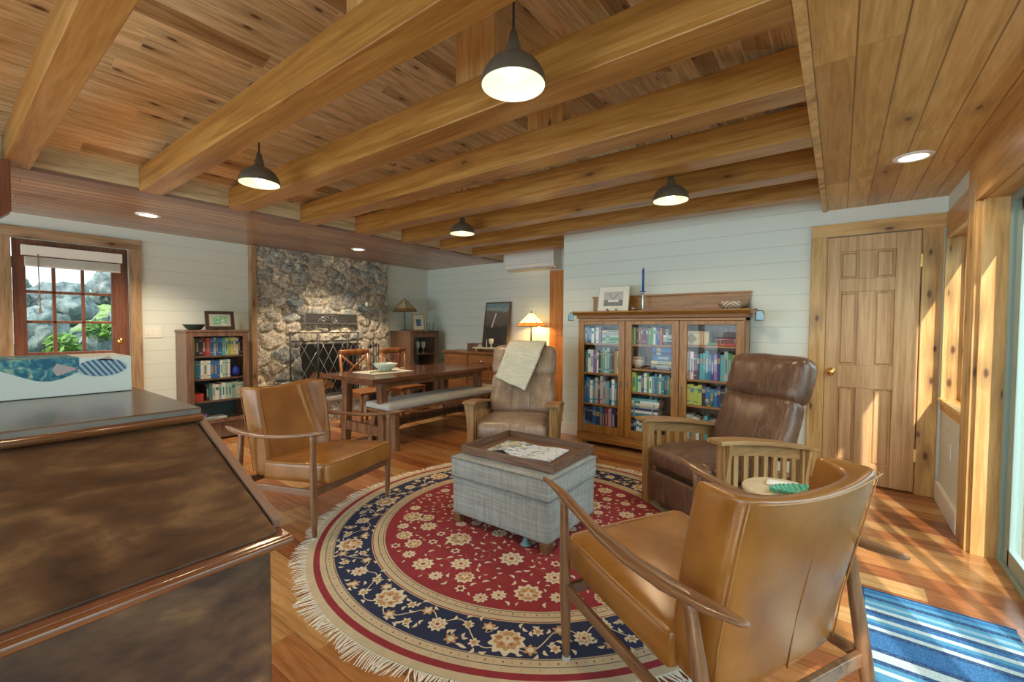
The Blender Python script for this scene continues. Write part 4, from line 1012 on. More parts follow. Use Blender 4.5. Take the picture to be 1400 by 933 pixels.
for sy in (-1, 1):
    y = sy*.86
    for sx in (-1, 1):
        MB().hexa([(sx*.205-.034, y-.03+sy*.03, 0), (sx*.205+.034, y-.03+sy*.03, 0), (sx*.205+.034, y+.035+sy*.03, 0), (sx*.205-.034, y+.035+sy*.03, 0)], [(sx*.15-.038, y-.03, .387), (sx*.15+.038, y-.03, .387), (sx*.15+.038, y+.035, .387), (sx*.15-.038, y+.035, .387)]).build('leg', M_tablez, bn, .006)
    MB().tube([(-.19, y+.02*sy, .12), (.19, y+.02*sy, .12)], .008, 8).build('iron_bar', M_black, bn)
MB().tube([(0, -.86, .385), (0, -.80, .14), (0, -.55, .24), (0, .55, .24), (0, .80, .14), (0, .86, .385)], .009, 8).build('iron_stretcher', M_black, bn)
def xchair(label, loc, rz):
    t = thing('dining_chair', label, 'dining chair', loc, rz, 'cross back dining chairs')
    MB().box(-.21, .21, -.20, .21, .43, .46).build('seat', M_dchair, t, .008)
    for s in (-1, 1):
        MB().tube([(s*.185, .185, .43), (s*.185, .185, 0)], [.019, .014], 8).build('front_leg', M_dchair, t)
        MB().tube([(s*.19, -.26, 0), (s*.19, -.20, .40), (s*.195, -.21, .60), (s*.205, -.26, .93)], [(.016, .018)]*4, 8).build('back_post', M_dchair, t)
        MB().box(s*.185-.008, s*.185+.008, -.20, .185, .20, .23).build('side_stretcher', M_dchair, t)
        MB().box(s*.185-.008, s*.185+.008, -.19, .185, .385, .43).build('seat_rail', M_dchair, t)
    MB().tube([(-.225, -.250, .925), (-.11, -.27, .93), (0, -.278, .932), (.11, -.27, .93), (.225, -.250, .925)], [(.011, .042)]*5, 10).build('top_rail', M_dchair, t)
    MB().tube([(-.19, -.215, .60), (0, -.235, .60), (.19, -.215, .60)], [(.009, .014)]*3, 8).build('lower_rail', M_dchair, t)
    MB().tube([(-.19, -.250, .895), (0, -.245, .745), (.19, -.215, .61)], [(.006, .016)]*3, 8).build('cross_slat', M_dchair, t)
    MB().tube([(.19, -.250, .895), (0, -.252, .745), (-.19, -.215, .61)], [(.006, .016)]*3, 8).build('cross_slat', M_dchair, t)
    return t
xchair('cross back dining chair in front of the fire screen, left of the other', (-4.82, 3.32, 0), -90)
xchair('cross back dining chair nearest the corner cabinet', (-4.82, 3.94, 0), -90)
rnr = thing('table_runner', 'thin cream runner mat lying on the dining table', 'table runner', (-4.18, 3.10, .752))
B(-.20, .20, -.26, .30, 0, .005).build('cloth', plain('linen mat', (.62, .58, .48), .9, var=.1), rnr, .002)
bw = thing('bowl', 'pale celadon serving bowl on the dining table runner', 'bowl', (-4.22, 3.17, .758))
MB().lathe([(0, .004), (.05, .004), (.05, 0), (.056, 0), (.06, .008), (.10, .035), (.135, .075), (.142, .085), (.137, .085), (.13, .075), (.095, .038), (.055, .014), (0, .012)], (0, 0, 0), 36).build('bowl_body', plain('celadon glaze', (.55, .68, .62), .25, coat=.3), bw)
tag(MB().tube([(0, -.10, 0), (0, 0, .012), (0, .10, .0)], [(.010, .006), (.018, .008), (.006, .004)], 8).build('serving_leaf', plain('olive leaf', (.20, .22, .08), .5)), 'dark olive serving spoon beside the celadon bowl', 'spoon').location = (-4.10, 2.98, .766)
bt = thing('candle_holder', 'small wooden candle stand with a dark red candle behind the bowl', 'candle holder', (-4.34, 3.46, .752))
MB().lathe([(0, .012), (.06, .012), (.065, .006), (.06, 0), (0, 0)], (0, 0, 0), 24).build('saucer', M_maple, bt)
MB().lathe([(0, .19), (.018, .19), (.019, .185), (.019, .012), (0, .012)], (0, 0, 0), 16).build('wax', plain('dark red wax', (.20, .04, .03), .5), bt)

# ================================================================= BOOKS
BC = dict(navy=(.015, .04, .16), blue=(.02, .14, .42), teal=(.03, .22, .27), turquoise=(.08, .38, .42), white=(.72, .76, .74), cream=(.66, .60, .44), maroon=(.20, .02, .04), red=(.50, .05, .04), green=(.04, .30, .10), lime=(.42, .50, .08),
          olive=(.24, .26, .05), black=(.02, .02, .025), grey=(.35, .40, .40), purple=(.22, .12, .36), pink=(.55, .25, .30), tan=(.42, .27, .12), mint=(.40, .60, .48), yellow=(.62, .55, .15), brown=(.16, .07, .03), orange=(.55, .22, .06))
BMAT = {k: plain('book '+k, v, .45) for k, v in BC.items()}
M_page = plain('book pages', (.70, .66, .55), .8)
ORD = ['first', 'second', 'third', 'fourth', 'fifth', 'sixth', 'seventh', 'eighth', 'ninth', 'tenth', 'eleventh', 'twelfth', 'thirteenth', 'fourteenth', 'fifteenth', 'sixteenth', 'seventeenth', 'eighteenth']
LIGHT = {'white', 'cream', 'mint', 'yellow', 'lime', 'tan', 'pink', 'grey'}
def book(loc, th, h, d, colr, label, group, rz=0, lean=0, flat=False):
    """spine on the -y side, local base centre"""
    m = MB(); e = .002
    m.box(-th/2, th/2, 0, d, e*0, h, 0)
    ins = MB()
    m2 = MB()
    m.m = [0]*6
    m = MB().box(-th/2, -th/2+e, 0, d, 0, h, 0).box(th/2-e, th/2, 0, d, 0, h, 0).box(-th/2+e, th/2-e, 0, e, 0, h, 0).box(-th/2+e, th/2-e, e, d-.003, .003, h-.003, 1)
    if th > .014:     # title bands on the spine
        lc = 2
        r = (h*1000) % 3
        if r < 1: m.box(-th/2+.003, th/2-.003, -.0006, .0, h*.62, h*.82, 2)
        elif r < 2: m.box(-th*.22, th*.22, -.0006, .0, h*.25, h*.75, 2)
        else: m.box(-th/2+.001, th/2-.001, -.0006, .0, h*.80, h*.84, 2).box(-th/2+.001, th/2-.001, -.0006, .0, h*.14, h*.18, 2)
    acc = BMAT['teal' if colr in LIGHT else ('tan' if int(h*1e4) % 2 else 'grey')]
    o = m.build('book', [BMAT[colr], M_page, acc])
    if flat: o.matrix_world = Matrix.Translation(loc) @ Matrix.Rotation(R(rz), 4, 'Z') @ Matrix.Translation((h, 0, th/2)) @ Matrix.Rotation(R(-90), 4, 'Y')
    else: o.matrix_world = Matrix.Translation(loc) @ Matrix.Rotation(R(rz), 4, 'Z') @ Matrix.Rotation(R(lean), 4, 'Y')
    return tag(o, label, 'book', group)
def row(spec, a0, a1, hmax, depth, put_, rz, where, group, hvar=.25):
    """spec: list of colour names; put_(s) -> world location of a point s along the shelf"""
    rd = random.Random(len(spec)*7+int(hmax*1000)+len(where))
    ws = [rd.uniform(.7, 1.4) for _ in spec]; k = (a1-a0)/sum(ws); s = a0
    for i, (c, w_) in enumerate(zip(spec, ws)):
        th = w_*k-.0012; h = hmax*(1-hvar*rd.random()); s2 = s+w_*k/2; s += w_*k
        book(put_(s2), th, h, depth*(.8+.2*rd.random()), c, f'{c} book, {ORD[i]} from the left, {where}', group, rz)
def stack(spec, pt, L, depth, rz, where, group):
    z = 0; rd = random.Random(len(where))
    pos = ['bottom', 'second up', 'third up', 'fourth up', 'fifth up', 'sixth up', 'topmost']
    for i, (c, th) in enumerate(spec):
        l = L*(.85+.15*rd.random()); nm = 'topmost' if i == len(spec)-1 else pos[i]
        book(Vector(pt)+Vector((0, 0, z+.0005)), th, l, depth, c, f'{c} flat book, {nm} in stack, {where}', group, rz, flat=True); z += th+.0012

# ---------------------------------------------------------------- big oak bookcase
bk = thing('bookcase', 'large golden oak three door glass bookcase against the shiplap wall', 'bookcase', (-1.48, 4.40, 0))
ox, oy = -1.48, 4.40
def LB(x0, x1, y0, y1, z0, z1): return MB().box(x0-ox, x1-ox, y0-oy, y1-oy, z0, z1)
XL, XR_ = -2.30, -.66; YF = 4.285
for x in (XL, -1.765, -1.225, XR_-.022): LB(x, x+.022, YF+.008, 4.53, .05, 1.37).build('upright', M_oak, bk, .002)
LB(XL, XR_, 4.515, 4.53, .05, 1.37).build('back_panel', M_brown, bk)
LB(XL, XR_, YF, 4.53, .125, .165).build('bottom_board', M_oakx, bk)
LB(XL, XR_, YF-.018, YF+.004, .045, .135).build('plinth', M_oakx, bk, .004)
for x in (XL+.02, XR_-.07, ): LB(x, x+.05, YF-.012, YF+.04, 0, .05).build('foot', M_oak, bk, .003)
LB(XL, XR_, YF-.004, 4.53, 1.345, 1.37).build('frieze', M_oakx, bk, .002)
LB(XL-.015, XR_+.015, YF-.020, 4.53, 1.372, 1.405).build('carved_frieze', wood('carved oak', [(.14, .05, .012), (.30, .13, .03)], 'x', 90, .5, .1, stretch=.5), bk, .004)
MB().prism([(YF-.022-oy, 1.406), (YF-.060-oy, 1.432), (YF-.062-oy, 1.446), (4.54-oy, 1.446), (4.54-oy, 1.406)], 'x', XL-.045-ox, XR_+.045-ox).build('cornice', M_oakx, bk, .003)
LB(-2.235, -.665, 4.505, 4.53, 1.446, 1.60).build('gallery_board', M_oakx, bk, .003)
LB(-2.25, -.65, 4.495, 4.535, 1.60, 1.618).build('gallery_cap', M_oakx, bk, .003)
doorx = [(-2.296, -1.762), (-1.756, -1.222), (-1.216, -.664)]
for i, (a, b) in enumerate(doorx):
    f = LB(a, a+.068, YF-.014, YF+.008, .14, 1.342)
    c_ = MB().box(b-.068-ox, b-ox, YF-.014-oy, YF+.008-oy, .14, 1.342).box(a+.068-ox, b-.068-ox, YF-.014-oy, YF+.008-oy, .14, .225).box(a+.068-ox, b-.068-ox, YF-.014-oy, YF+.008-oy, 1.305, 1.342)
    for v in range(len(c_.f)): f.f.append([q+8 for q in c_.f[v]]); f.m.append(0); f.s.append(False)
    f.v += c_.v
    o = f.build('door', M_oak, bk, .003)
    LB(a+.068, b-.068, YF-.004, YF-.001, .225, 1.305).build('pane', M_glass, o)
    kx = (b-.030) if i == 0 else (a+.030)
    LB(kx-.007, kx+.007, YF-.018, YF-.0142, .66, .72).build('escutcheon', M_bronze, o)
bays = [(-2.276, -1.767), (-1.741, -1.227), (-1.201, -.684)]
shz = [[1.105, .785, .450], [1.105, .858, .620, .372], [1.113, .79, .548]]
for (a, b), zz in zip(bays, shz):
    for z in zz: LB(a, b, YF+.012, 4.514, z-.018, z).build('shelf', M_oakx, bk)
G1 = 'books in the oak glass door bookcase'
yb = YF+.030
def putx(z): return lambda s: Vector((s, yb, z+.0008))
def cells(a, z, spec, a0, a1, hm, where, hv=.2): row(spec, a0, a1, hm, .17, putx(z), 0, where, G1, hv)
W = 'white'
cells(0, 1.105, ['white', 'cream', 'blue', 'blue', 'white', 'teal', 'white', 'purple'], -2.262, -2.045, .178, 'top shelf behind the left oak door', .12)
stack([('mint', .022), ('green', .04), ('mint', .02), ('grey', .03), ('cream', .02)], (-2.035, yb, 1.106), .24, .16, 0, 'top shelf behind the left oak door', G1)
cells(0, .785, ['black', 'teal', 'white', 'white', 'purple', 'purple', 'white', 'black', 'olive', 'turquoise', 'mint', 'grey', 'teal', 'brown', 'tan', 'cream', 'tan'], -2.262, -1.80, .275, 'second shelf behind the left oak door')
cells(0, .450, ['blue', 'blue', 'blue', 'teal', 'white', 'teal', 'grey', 'maroon', 'grey', 'pink', 'turquoise', 'navy', 'white', 'teal', 'black', 'brown'], -2.262, -1.79, .30, 'third shelf behind the left oak door')
cells(0, .165, ['grey', 'navy', 'navy', 'black', 'blue', 'navy', 'teal', 'navy', 'maroon', 'pink', 'navy', 'black', 'navy'], -2.262, -1.80, .255, 'bottom shelf behind the left oak door', .1)
cells(1, 1.105, ['mint', 'green', 'lime', 'black', 'maroon', 'maroon', 'black', 'maroon', 'green', 'green', 'white', 'blue', 'navy', 'red'], -1.725, -1.395, .18, 'top shelf behind the middle oak door', .1)
stack([('black', .03), ('grey', .045), ('white', .02), ('black', .035), ('black', .025)], (-1.385, yb, 1.106), .14, .15, 0, 'top shelf behind the middle oak door', G1)
stack([('navy', .022), ('grey', .018), ('tan', .02), ('cream', .022)], (-1.500, yb, .859), .25, .16, 0, 'bowl shelf behind the middle oak door', G1)
stack([('blue', .05), ('navy', .03), ('blue', .045)], (-1.485, yb, .9515), .22, .15, 0, 'upper bowl shelf, middle oak door', G1)
cells(1, .620, ['yellow', 'lime', 'green', 'mint', 'navy', 'white', 'green', 'white', 'turquoise', 'blue', 'teal', 'mint', 'teal', 'navy', 'teal', 'olive', 'brown'], -1.715, -1.25, .20, 'third shelf behind the middle oak door')
stack([('teal', .03), ('white', .026), ('navy', .024), ('grey', .02), ('cream', .022), ('white', .03), ('turquoise', .02)], (-1.725, yb, .373), .33, .18, 0, 'fourth shelf behind the middle oak door', G1)
cells(1, .165, ['black', 'navy', 'white', 'white', 'grey', 'teal', 'black', 'navy'], -1.715, -1.45, .17, 'bottom shelf behind the middle oak door')
cells(2, .79, ['pink', 'white', 'pink', 'white', 'maroon', 'navy', 'turquoise', 'turquoise', 'teal', 'blue', 'navy', 'purple', 'navy', 'turquoise', 'grey', 'green', 'olive', 'tan'], -1.19, -.72, .275, 'second shelf behind the right oak door', .18)
cells(2, .548, ['white', 'yellow', 'lime', 'lime', 'lime', 'black', 'blue', 'teal', 'blue', 'navy', 'black', 'teal', 'navy'], -1.19, -.74, .20, 'third shelf behind the right oak door')
cells(2, .165, ['mint', 'white', 'grey', 'cream', 'white', 'teal', 'turquoise', 'teal', 'pink', 'blue', 'teal', 'teal', 'navy', 'green', 'white', 'grey'], -1.19, -.70, .30, 'bottom shelf behind the right oak door')
stack([('red', .02), ('brown', .022), ('maroon', .02)], (-.90, yb, 1.116), .19, .15, 0, 'top shelf behind the right oak door', G1)
bs = thing('woven_box', 'cream woven box with black diamond pattern in the bookcase', 'box', (-1.075, 4.39, 1.1145))
m = N('woven cream', .9); v = m.coord(); X = m.sep(v); a = m.math('ABSOLUTE', m.math('ADD', X[0], .045)); b = m.math('ABSOLUTE', m.math('SUBTRACT', X[2], .06))
dd = m.math('ADD', a, b); on = m.math('MULTIPLY', m.math('LESS_THAN', dd, .048), m.math('GREATER_THAN', m.math('FRACT', m.math('MULTIPLY', dd, 62)), .5)); st = m.math('LESS_THAN', m.math('ABSOLUTE', m.math('SUBTRACT', m.math('ABSOLUTE', m.math('SUBTRACT', X[0], .05)), .01)), .003)
c = m.mix(on, (.60, .52, .36, 1), (.03, .03, .03, 1)); c = m.mix(st, c, (.35, .08, .05, 1)); m.base(c); m.bump(m.noise(v, 150, 2), .6, .003)
B(-.11, .11, -.07, .07, 0, .115).build('basket_body', m.mat, bs, .006)
B(-.113, .113, -.073, .073, .116, .13).build('basket_lid', m.mat, bs, .005)
tag(MB().tube([(.05*math.cos(k*.45), .03*math.sin(k*.45), .012+.003*math.sin(k*1.7)) for k in range(15)], .010, 8).build('beaded_garland', plain('garland', (.12, .35, .14), .6, var=.6)), 'green and red beaded garland beside the woven box', 'garland').location = (-.945, 4.35, 1.115)
for k, (zz, r0) in enumerate(((.859, .062), (.888, .066), (.918, .070))):
    o = MB().lathe([(0, .004), (r0*.45, .002), (r0*.5, 0), (r0*.6, .01), (r0*.9, .035), (r0, .058), (r0*.95, .058), (r0*.8, .035), (r0*.4, .012), (0, .012)], (0, 0, 0), 24).build('nested_bowl', plain('stoneware %d' % k, [(.45, .34, .22), (.55, .43, .30), (.40, .28, .18)][k], .4, var=.2))
    o.location = (-1.655, 4.375, zz+.001); tag(o, ['stoneware bowl at the bottom of the nested stack in the bookcase', 'stoneware bowl in the middle of the nested stack', 'stoneware bowl on top of the nested stack in the bookcase'][k], 'bowl', 'nested bowls in the oak bookcase')
gl = thing('ornament', 'round openwork brass ornament on the third shelf, right oak door', 'ornament', (-.955, 4.305, .549))
MB().lathe([(0, .012), (.022, .010), (.026, 0), (0, 0)], (0, 0, 0), 16).build('base', M_brass, gl)
g = MB()
for k in range(6):
    a = math.pi*k/6; g.tube([(.032*math.cos(t)*math.cos(a), .032*math.cos(t)*math.sin(a), .045+.034*math.sin(t)) for t in [2*math.pi*q/16 for q in range(17)]], .004, 6)
g.build('openwork_ball', M_pewter, gl)
# on top of the oak bookcase
def framed(name, label, cat, loc, rx, rz, w_, h, fw, frame_m, mat_m, pic_m, pw, ph, easel=True):
    t = thing(name, label, cat, loc, rz)
    Mx = Matrix.Rotation(R(rx), 4, 'X')
    def q(x0, x1, y0, y1, z0, z1, mb=None): return (mb or MB()).box(x0, x1, y0, y1, z0, z1, 0, Mx)
    f = MB(); q(-w_/2, -w_/2+fw, -.008, .010, 0, h, f); q(w_/2-fw, w_/2, -.008, .010, 0, h, f); q(-w_/2+fw, w_/2-fw, -.008, .010, 0, fw, f); q(-w_/2+fw, w_/2-fw, -.008, .010, h-fw, h, f)
    f.build('frame', frame_m, t, .001)
    q(-w_/2+fw, w_/2-fw, 0, .006, fw, h-fw).build('mat_board', mat_m, t)
    q(-pw/2, pw/2, -.0015, 0, (h-ph)/2, (h+ph)/2).build('picture', pic_m, t)
    if easel:
        MB().tube([(-.05, -.025, .006), (-.03, .03, .006), (0, .06, .006), (.03, .03, .006), (.05, -.025, .006)], .006, 6).tube([(-.05, -.025, .006), (-.05, -.03, .025)], .006, 6).tube([(.05, -.025, .006), (.05, -.03, .025)], .006, 6).build('easel', M_black, t)
    return t
m = N('boat photograph', .4); v = m.coord(); X = m.sep(v)
a = m.noise(v, 30, 3); z = X[2]
c = m.mix(m.math('LESS_THAN', z, .118), (.48, .50, .50, 1), m.mix(a, (.08, .09, .10, 1), (.30, .32, .33, 1)))
hull = m.math('MULTIPLY', m.math('LESS_THAN', m.math('ABSOLUTE', m.math('SUBTRACT', z, .108)), .013), m.math('LESS_THAN', m.math('ABSOLUTE', X[0]), .06)); c = m.mix(hull, c, (.75, .75, .72, 1))
ms = m.math('MULTIPLY', m.math('LESS_THAN', m.math('ABSOLUTE', m.math('SUBTRACT', m.math('ABSOLUTE', X[0]), m.math('MULTIPLY', m.math('SUBTRACT', z, .118), .75))), .003), m.math('MULTIPLY', m.math('GREATER_THAN', z, .118), m.math('LESS_THAN', z, .19))); c = m.mix(ms, c, (.05, .05, .05, 1)); m.base(c)
framed('framed_photograph', 'white matted black and white boat photograph on the oak bookcase', 'picture', (-1.93, 4.34, 1.450), -9, 0, .345, .262, .004, plain('thin white frame', (.75, .74, .66), .5), plain('mat white', (.80, .80, .73), .8), m.mat, .215, .155)
ch = thing('candlestick', 'silver candlestick with a tall blue taper candle on the oak bookcase', 'candlestick', (-1.625, 4.40, 1.448))
MB().lathe([(0, .006), (.035, .006), (.037, 0), (0, 0)], (0, 0, 0), 20).lathe([(.010, .006), (.008, .04), (.014, .085), (.012, .14), (.007, .17), (.018, .182), (.018, .188), (.009, .194), (0, .194)], (0, 0, 0), 20).build('stick', M_chrome, ch)
MB().lathe([(0, .445), (.004, .440), (.011, .415), (.0115, .194), (0, .194)], (0, 0, 0), 16).lathe([(0, .203), (.032, .203), (.034, .199), (0, .197)], (0, 0, 0), 20).build('taper', plain('blue taper', (.01, .10, .42), .4), ch)
sn = thing('candle_snuffer', 'silver long handled candle snuffer lying on the oak bookcase', 'snuffer', (-1.60, 4.335, 1.449))
MB().tube([(-.10, .02, .024), (0, 0, .012), (.12, -.015, .008)], .0045, 8).build('handle', M_chrome, sn)
MB().tube([(-.125, .025, .022), (-.105, .021, .022), (-.085, .017, .022)], [.020, .014, .004], 12).build('bell', M_chrome, sn)
wb_ = thing('woven_bowl', 'wide shallow woven bowl with white chevrons on the bookcase', 'bowl', (-.785, 4.40, 1.447))
m = N('woven bowl', .8); v = m.coord(); X = m.sep(v); a = m.math('ABSOLUTE', X[0]); f2 = m.math('FRACT', m.math('MULTIPLY', m.math('ADD', X[2], m.math('MULTIPLY', a, .75)), 34))
on = m.math('MULTIPLY', m.math('GREATER_THAN', f2, .62), m.math('LESS_THAN', a, .075)); m.base(m.mix(on, (.38, .27, .17, 1), (.72, .70, .60, 1)))
MB().lathe([(0, .003), (.04, 0), (.075, .008), (.115, .035), (.13, .068), (.124, .068), (.108, .038), (.07, .014), (0, .010)], (0, 0, 0), 40).build('bowl_body', m.mat, wb_)
def hanging(loc, label, s):
    t = thing('stained_glass_ornament', label, 'ornament', loc, 0, 'blue glass ornaments at the ends of the oak bookcase')
    P = [(-.035, 0), (.035, 0), (.028, .06), (.018, .085), (-.018, .085), (-.028, .06)]
    MB().prism(P, 'y', -.002, .002).build('glass_panel', plain('blue glass art', (.25, .45, .60), .15, var=.5), t)
    MB().tube([(p[0], 0, p[1]) for p in P+[P[0]]], .004, 6).tube([(s*-.01, 0, .082), (s*-.03, 0, .10), (s*-.045, 0, .095)], .004, 6).build('lead_edge', M_black, t)
hanging((-2.385, 4.27, 1.350), 'small blue glass ornament hanging at the left end of the bookcase', -1)
hanging((-.555, 4.30, 1.345), 'small blue glass ornament hanging at the right end of the bookcase', 1)

# ---------------------------------------------------------------- left dark bookcase (faces +x)
lb = thing('small_bookcase', 'dark oak glass door bookcase left of the fireplace', 'bookcase', (-5.67, 1.915, 0))
def LL(x0, x1, y0, y1, z0, z1, mb=None): return (mb or MB()).box(x0+5.67, x1+5.67, y0-1.915, y1-1.915, z0, z1)
ya, yb2 = 1.615, 2.215; xb, xf2 = -5.845, -5.50
LL(xb, xf2, ya, ya+.025, 0, 1.20).build('side_panel', M_brown, lb, .002); LL(xb, xf2, yb2-.025, yb2, 0, 1.20).build('side_panel', M_brown, lb, .002)
LL(xb, xf2+.012, ya-.008, yb2+.008, 1.20, 1.225).build('top_board', M_brown, lb, .003); LL(xb, xb+.01, ya+.025, yb2-.025, .05, 1.20).build('back_panel', plain('blue green back', (.03, .13, .17), .6), lb)
LL(xb, xf2, ya+.025, yb2-.025, .19, .215).build('bottom_board', M_brown, lb); LL(xf2-.03, xf2-.005, ya+.025, yb2-.025, .02, .19).build('plinth', M_brown, lb, .003)
for z in (.94, .69, .445): LL(xb+.012, xf2-.03, ya+.026, yb2-.026, z-.018, z).build('shelf', M_brown, lb)
f = MB(); LL(xf2, xf2+.018, ya+.01, ya+.06, .195, 1.195, f); LL(xf2, xf2+.018, yb2-.06, yb2-.01, .195, 1.195, f); LL(xf2, xf2+.018, ya+.06, yb2-.06, .195, .24, f); LL(xf2, xf2+.018, ya+.06, yb2-.06, 1.155, 1.195, f)
o = f.build('door', M_brown, lb, .002); LL(xf2+.006, xf2+.009, ya+.06, yb2-.06, .24, 1.155).build('pane', M_glass, o)
kn = MB().lathe([(0, .02), (.008, .018), (.009, .012), (.005, .008), (.005, 0)], (0, 0, 0), 12).build('knob', M_bronze, o); kn.matrix_local = Matrix.Translation((xf2+.018+5.67, ya+.035-1.915, .66)) @ Matrix.Rotation(R(90), 4, 'Y')
G2 = 'books in the dark glass door bookcase'
def puty(z): return lambda s: Vector((xf2-.045, s, z+.0008))
def rowl(z, spec, a0, a1, hm, where, hv=.15): row(spec, a0, a1, hm, .18, puty(z), 90, where, G2, hv)
rowl(.94, ['mint', 'green', 'black', 'black', 'maroon', 'red', 'blue', 'grey', 'blue', 'blue', 'turquoise', 'mint', 'lime', 'yellow', 'cream', 'cream', 'navy', 'black'], 1.648, 2.175, .205, 'top shelf of the dark bookcase', .08)
rowl(.69, ['white', 'blue', 'teal', 'blue', 'white', 'cream', 'white', 'blue', 'blue', 'blue', 'white', 'mint', 'grey', 'white'], 1.648, 2.04, .205, 'second shelf of the dark bookcase', .1)
rowl(.445, ['black', 'teal', 'cream', 'white', 'grey', 'white', 'mint', 'mint', 'grey', 'mint', 'cream', 'mint'], 1.80, 2.175, .19, 'third shelf of the dark bookcase', .1)
def stacky(spec, y, z, L, where): stack(spec, (xf2-.045, y, z+.0005), L, .15, 90, where, G2)
stacky([('red', .045), ('red', .035)], 1.645, .445, .15, 'third shelf of the dark bookcase')
stacky([('cream', .016), ('white', .018)], 1.66, .2155, .36, 'bottom shelf of the dark bookcase')
stacky([('pink', .028), ('purple', .02)], 1.66, .252, .15, 'upon pale books, bottom of dark bookcase')
vz = MB().lathe([(0, .005), (.025, 0), (.045, .02), (.052, .06), (.040, .095), (.022, .105), (.022, .12), (.027, .125), (.022, .125), (0, .10)], (0, 0, 0), 24).build('vase', plain('cobalt glaze', (.01, .04, .50), .15, coat=.4)); vz.location = (-5.61, 2.115, .6905)
tag(vz, 'round cobalt blue vase on the second shelf, dark bookcase', 'vase')
dbw = MB().lathe([(0, .004), (.05, 0), (.07, .01), (.105, .055), (.11, .06), (.10, .058), (.065, .018), (0, .012)], (0, 0, 0), 32).build('bowl', plain('dark green stoneware', (.035, .07, .055), .35)); dbw.location = (-5.66, 1.735, 1.226)
tag(dbw, 'dark green bowl on top of the dark bookcase by the switch', 'bowl')
m = N('bird art', .4); a = m.noise(m.coord(), 26, 3, 1.5); m.base(m.ramp(a, [(.38, (.70, .70, .62)), (.48, (.08, .35, .30)), (.56, (.10, .45, .15)), (.64, (.60, .38, .12)), (.72, (.72, .72, .66))]))
framed('framed_picture', 'green bird print in a wide dark frame on the dark bookcase', 'picture', (-5.70, 2.005, 1.230), -14, 83, .285, .215, .035, plain('near black frame', (.045, .025, .018), .4), plain('grey mat', (.45, .43, .36), .8), m.mat, .14, .10)
# switch plate
sw = thing('light_switch', 'white double light switch plate beside the glazed door', 'light switch', (-5.848, 1.425, 1.20))
B(0, .006, -.075, .075, -.058, .058).build('plate', M_white, sw, .002)
for y in (-.046, 0, .046): B(.006, .010, y-.014, y+.014, -.03, .03).build('rocker', plain('rocker ivory', (.80, .78, .70), .4), sw, .001)

# ---------------------------------------------------------------- corner cabinet (faces +x)
cc = thing('corner_cabinet', 'dark oak glass door cabinet in the far corner by the fireplace', 'cabinet', (-5.61, 4.78, 0))
def LC(x0, x1, y0, y1, z0, z1, mb=None): return (mb or MB()).box(x0+5.61, x1+5.61, y0-4.78, y1-4.78, z0, z1)
y0c, y1c, xbc, xfc = 4.49, 5.10, -5.845, -5.38
LC(xbc, xfc, y0c, y0c+.025, 0, 1.175).build('side_panel', M_brown, cc, .002); LC(xbc, xfc, y1c-.025, y1c, 0, 1.175).build('side_panel', M_brown, cc, .002)
LC(xbc, xfc+.01, y0c-.008, y1c+.008, 1.175, 1.20).build('top_board', M_brown, cc, .003); LC(xbc, xbc+.01, y0c+.025, y1c-.025, .05, 1.175).build('back_panel', plain('pale back', (.42, .50, .48), .4), cc)
for z in (.83, .50, .14): LC(xbc+.012, xfc-.03, y0c+.026, y1c-.026, z-.018, z).build('shelf', M_brown, cc)
LC(xfc-.03, xfc-.005, y0c+.025, y1c-.025, .02, .12).build('plinth', M_brown, cc)
f = MB(); LC(xfc, xfc+.018, y0c+.005, y0c+.075, .13, 1.17, f); LC(xfc, xfc+.018, y1c-.075, y1c-.005, .13, 1.17, f); LC(xfc, xfc+.018, y0c+.075, y1c-.075, .13, .20, f); LC(xfc, xfc+.018, y0c+.075, y1c-.075, 1.10, 1.17, f)
o = f.build('door', M_brown, cc, .002); LC(xfc+.006, xfc+.009, y0c+.075, y1c-.075, .20, 1.10).build('pane', M_glass, o)
def pc(s): return Vector((xfc-.05, s, .8308))
row(['mint', 'red', 'brown', 'blue', 'black'], 4.62, 4.76, .19, .15, lambda s: Vector((xfc-.05, s, .5008)), 90, 'lower shelf of the corner cabinet', 'books in the corner cabinet', .08)
tag(MB().lathe([(0, .10), (.012, .095), (.018, .08), (.012, .062), (.028, .04), (.030, .012), (.022, 0), (0, 0)], (0, 0, 0), 16).build('figurine', plain('porcelain', (.80, .80, .76), .25)), 'small white porcelain figurine inside the corner cabinet', 'figurine').location = (-5.45, 4.87, .5015)
for k, y in enumerate((4.66, 4.78, 4.90)):
    o = MB().lathe([(0, .004), (.03, 0), (.032, .004), (.006, .012), (.005, .07), (.03, .10), (.036, .15), (.033, .19), (.031, .19), (.033, .15), (.027, .102), (0, .08)], (0, 0, 0), 20).build('goblet', plain('clear crystal', (.62, .74, .76), .08, coat=.5)); o.location = (-5.52, y, .831)
    tag(o, ['crystal goblet in the corner cabinet, nearest the fireplace', 'crystal goblet in the middle of the corner cabinet shelf', 'crystal goblet in the corner cabinet, farthest from the fireplace'][k], 'goblet', 'crystal goblets in the corner cabinet')
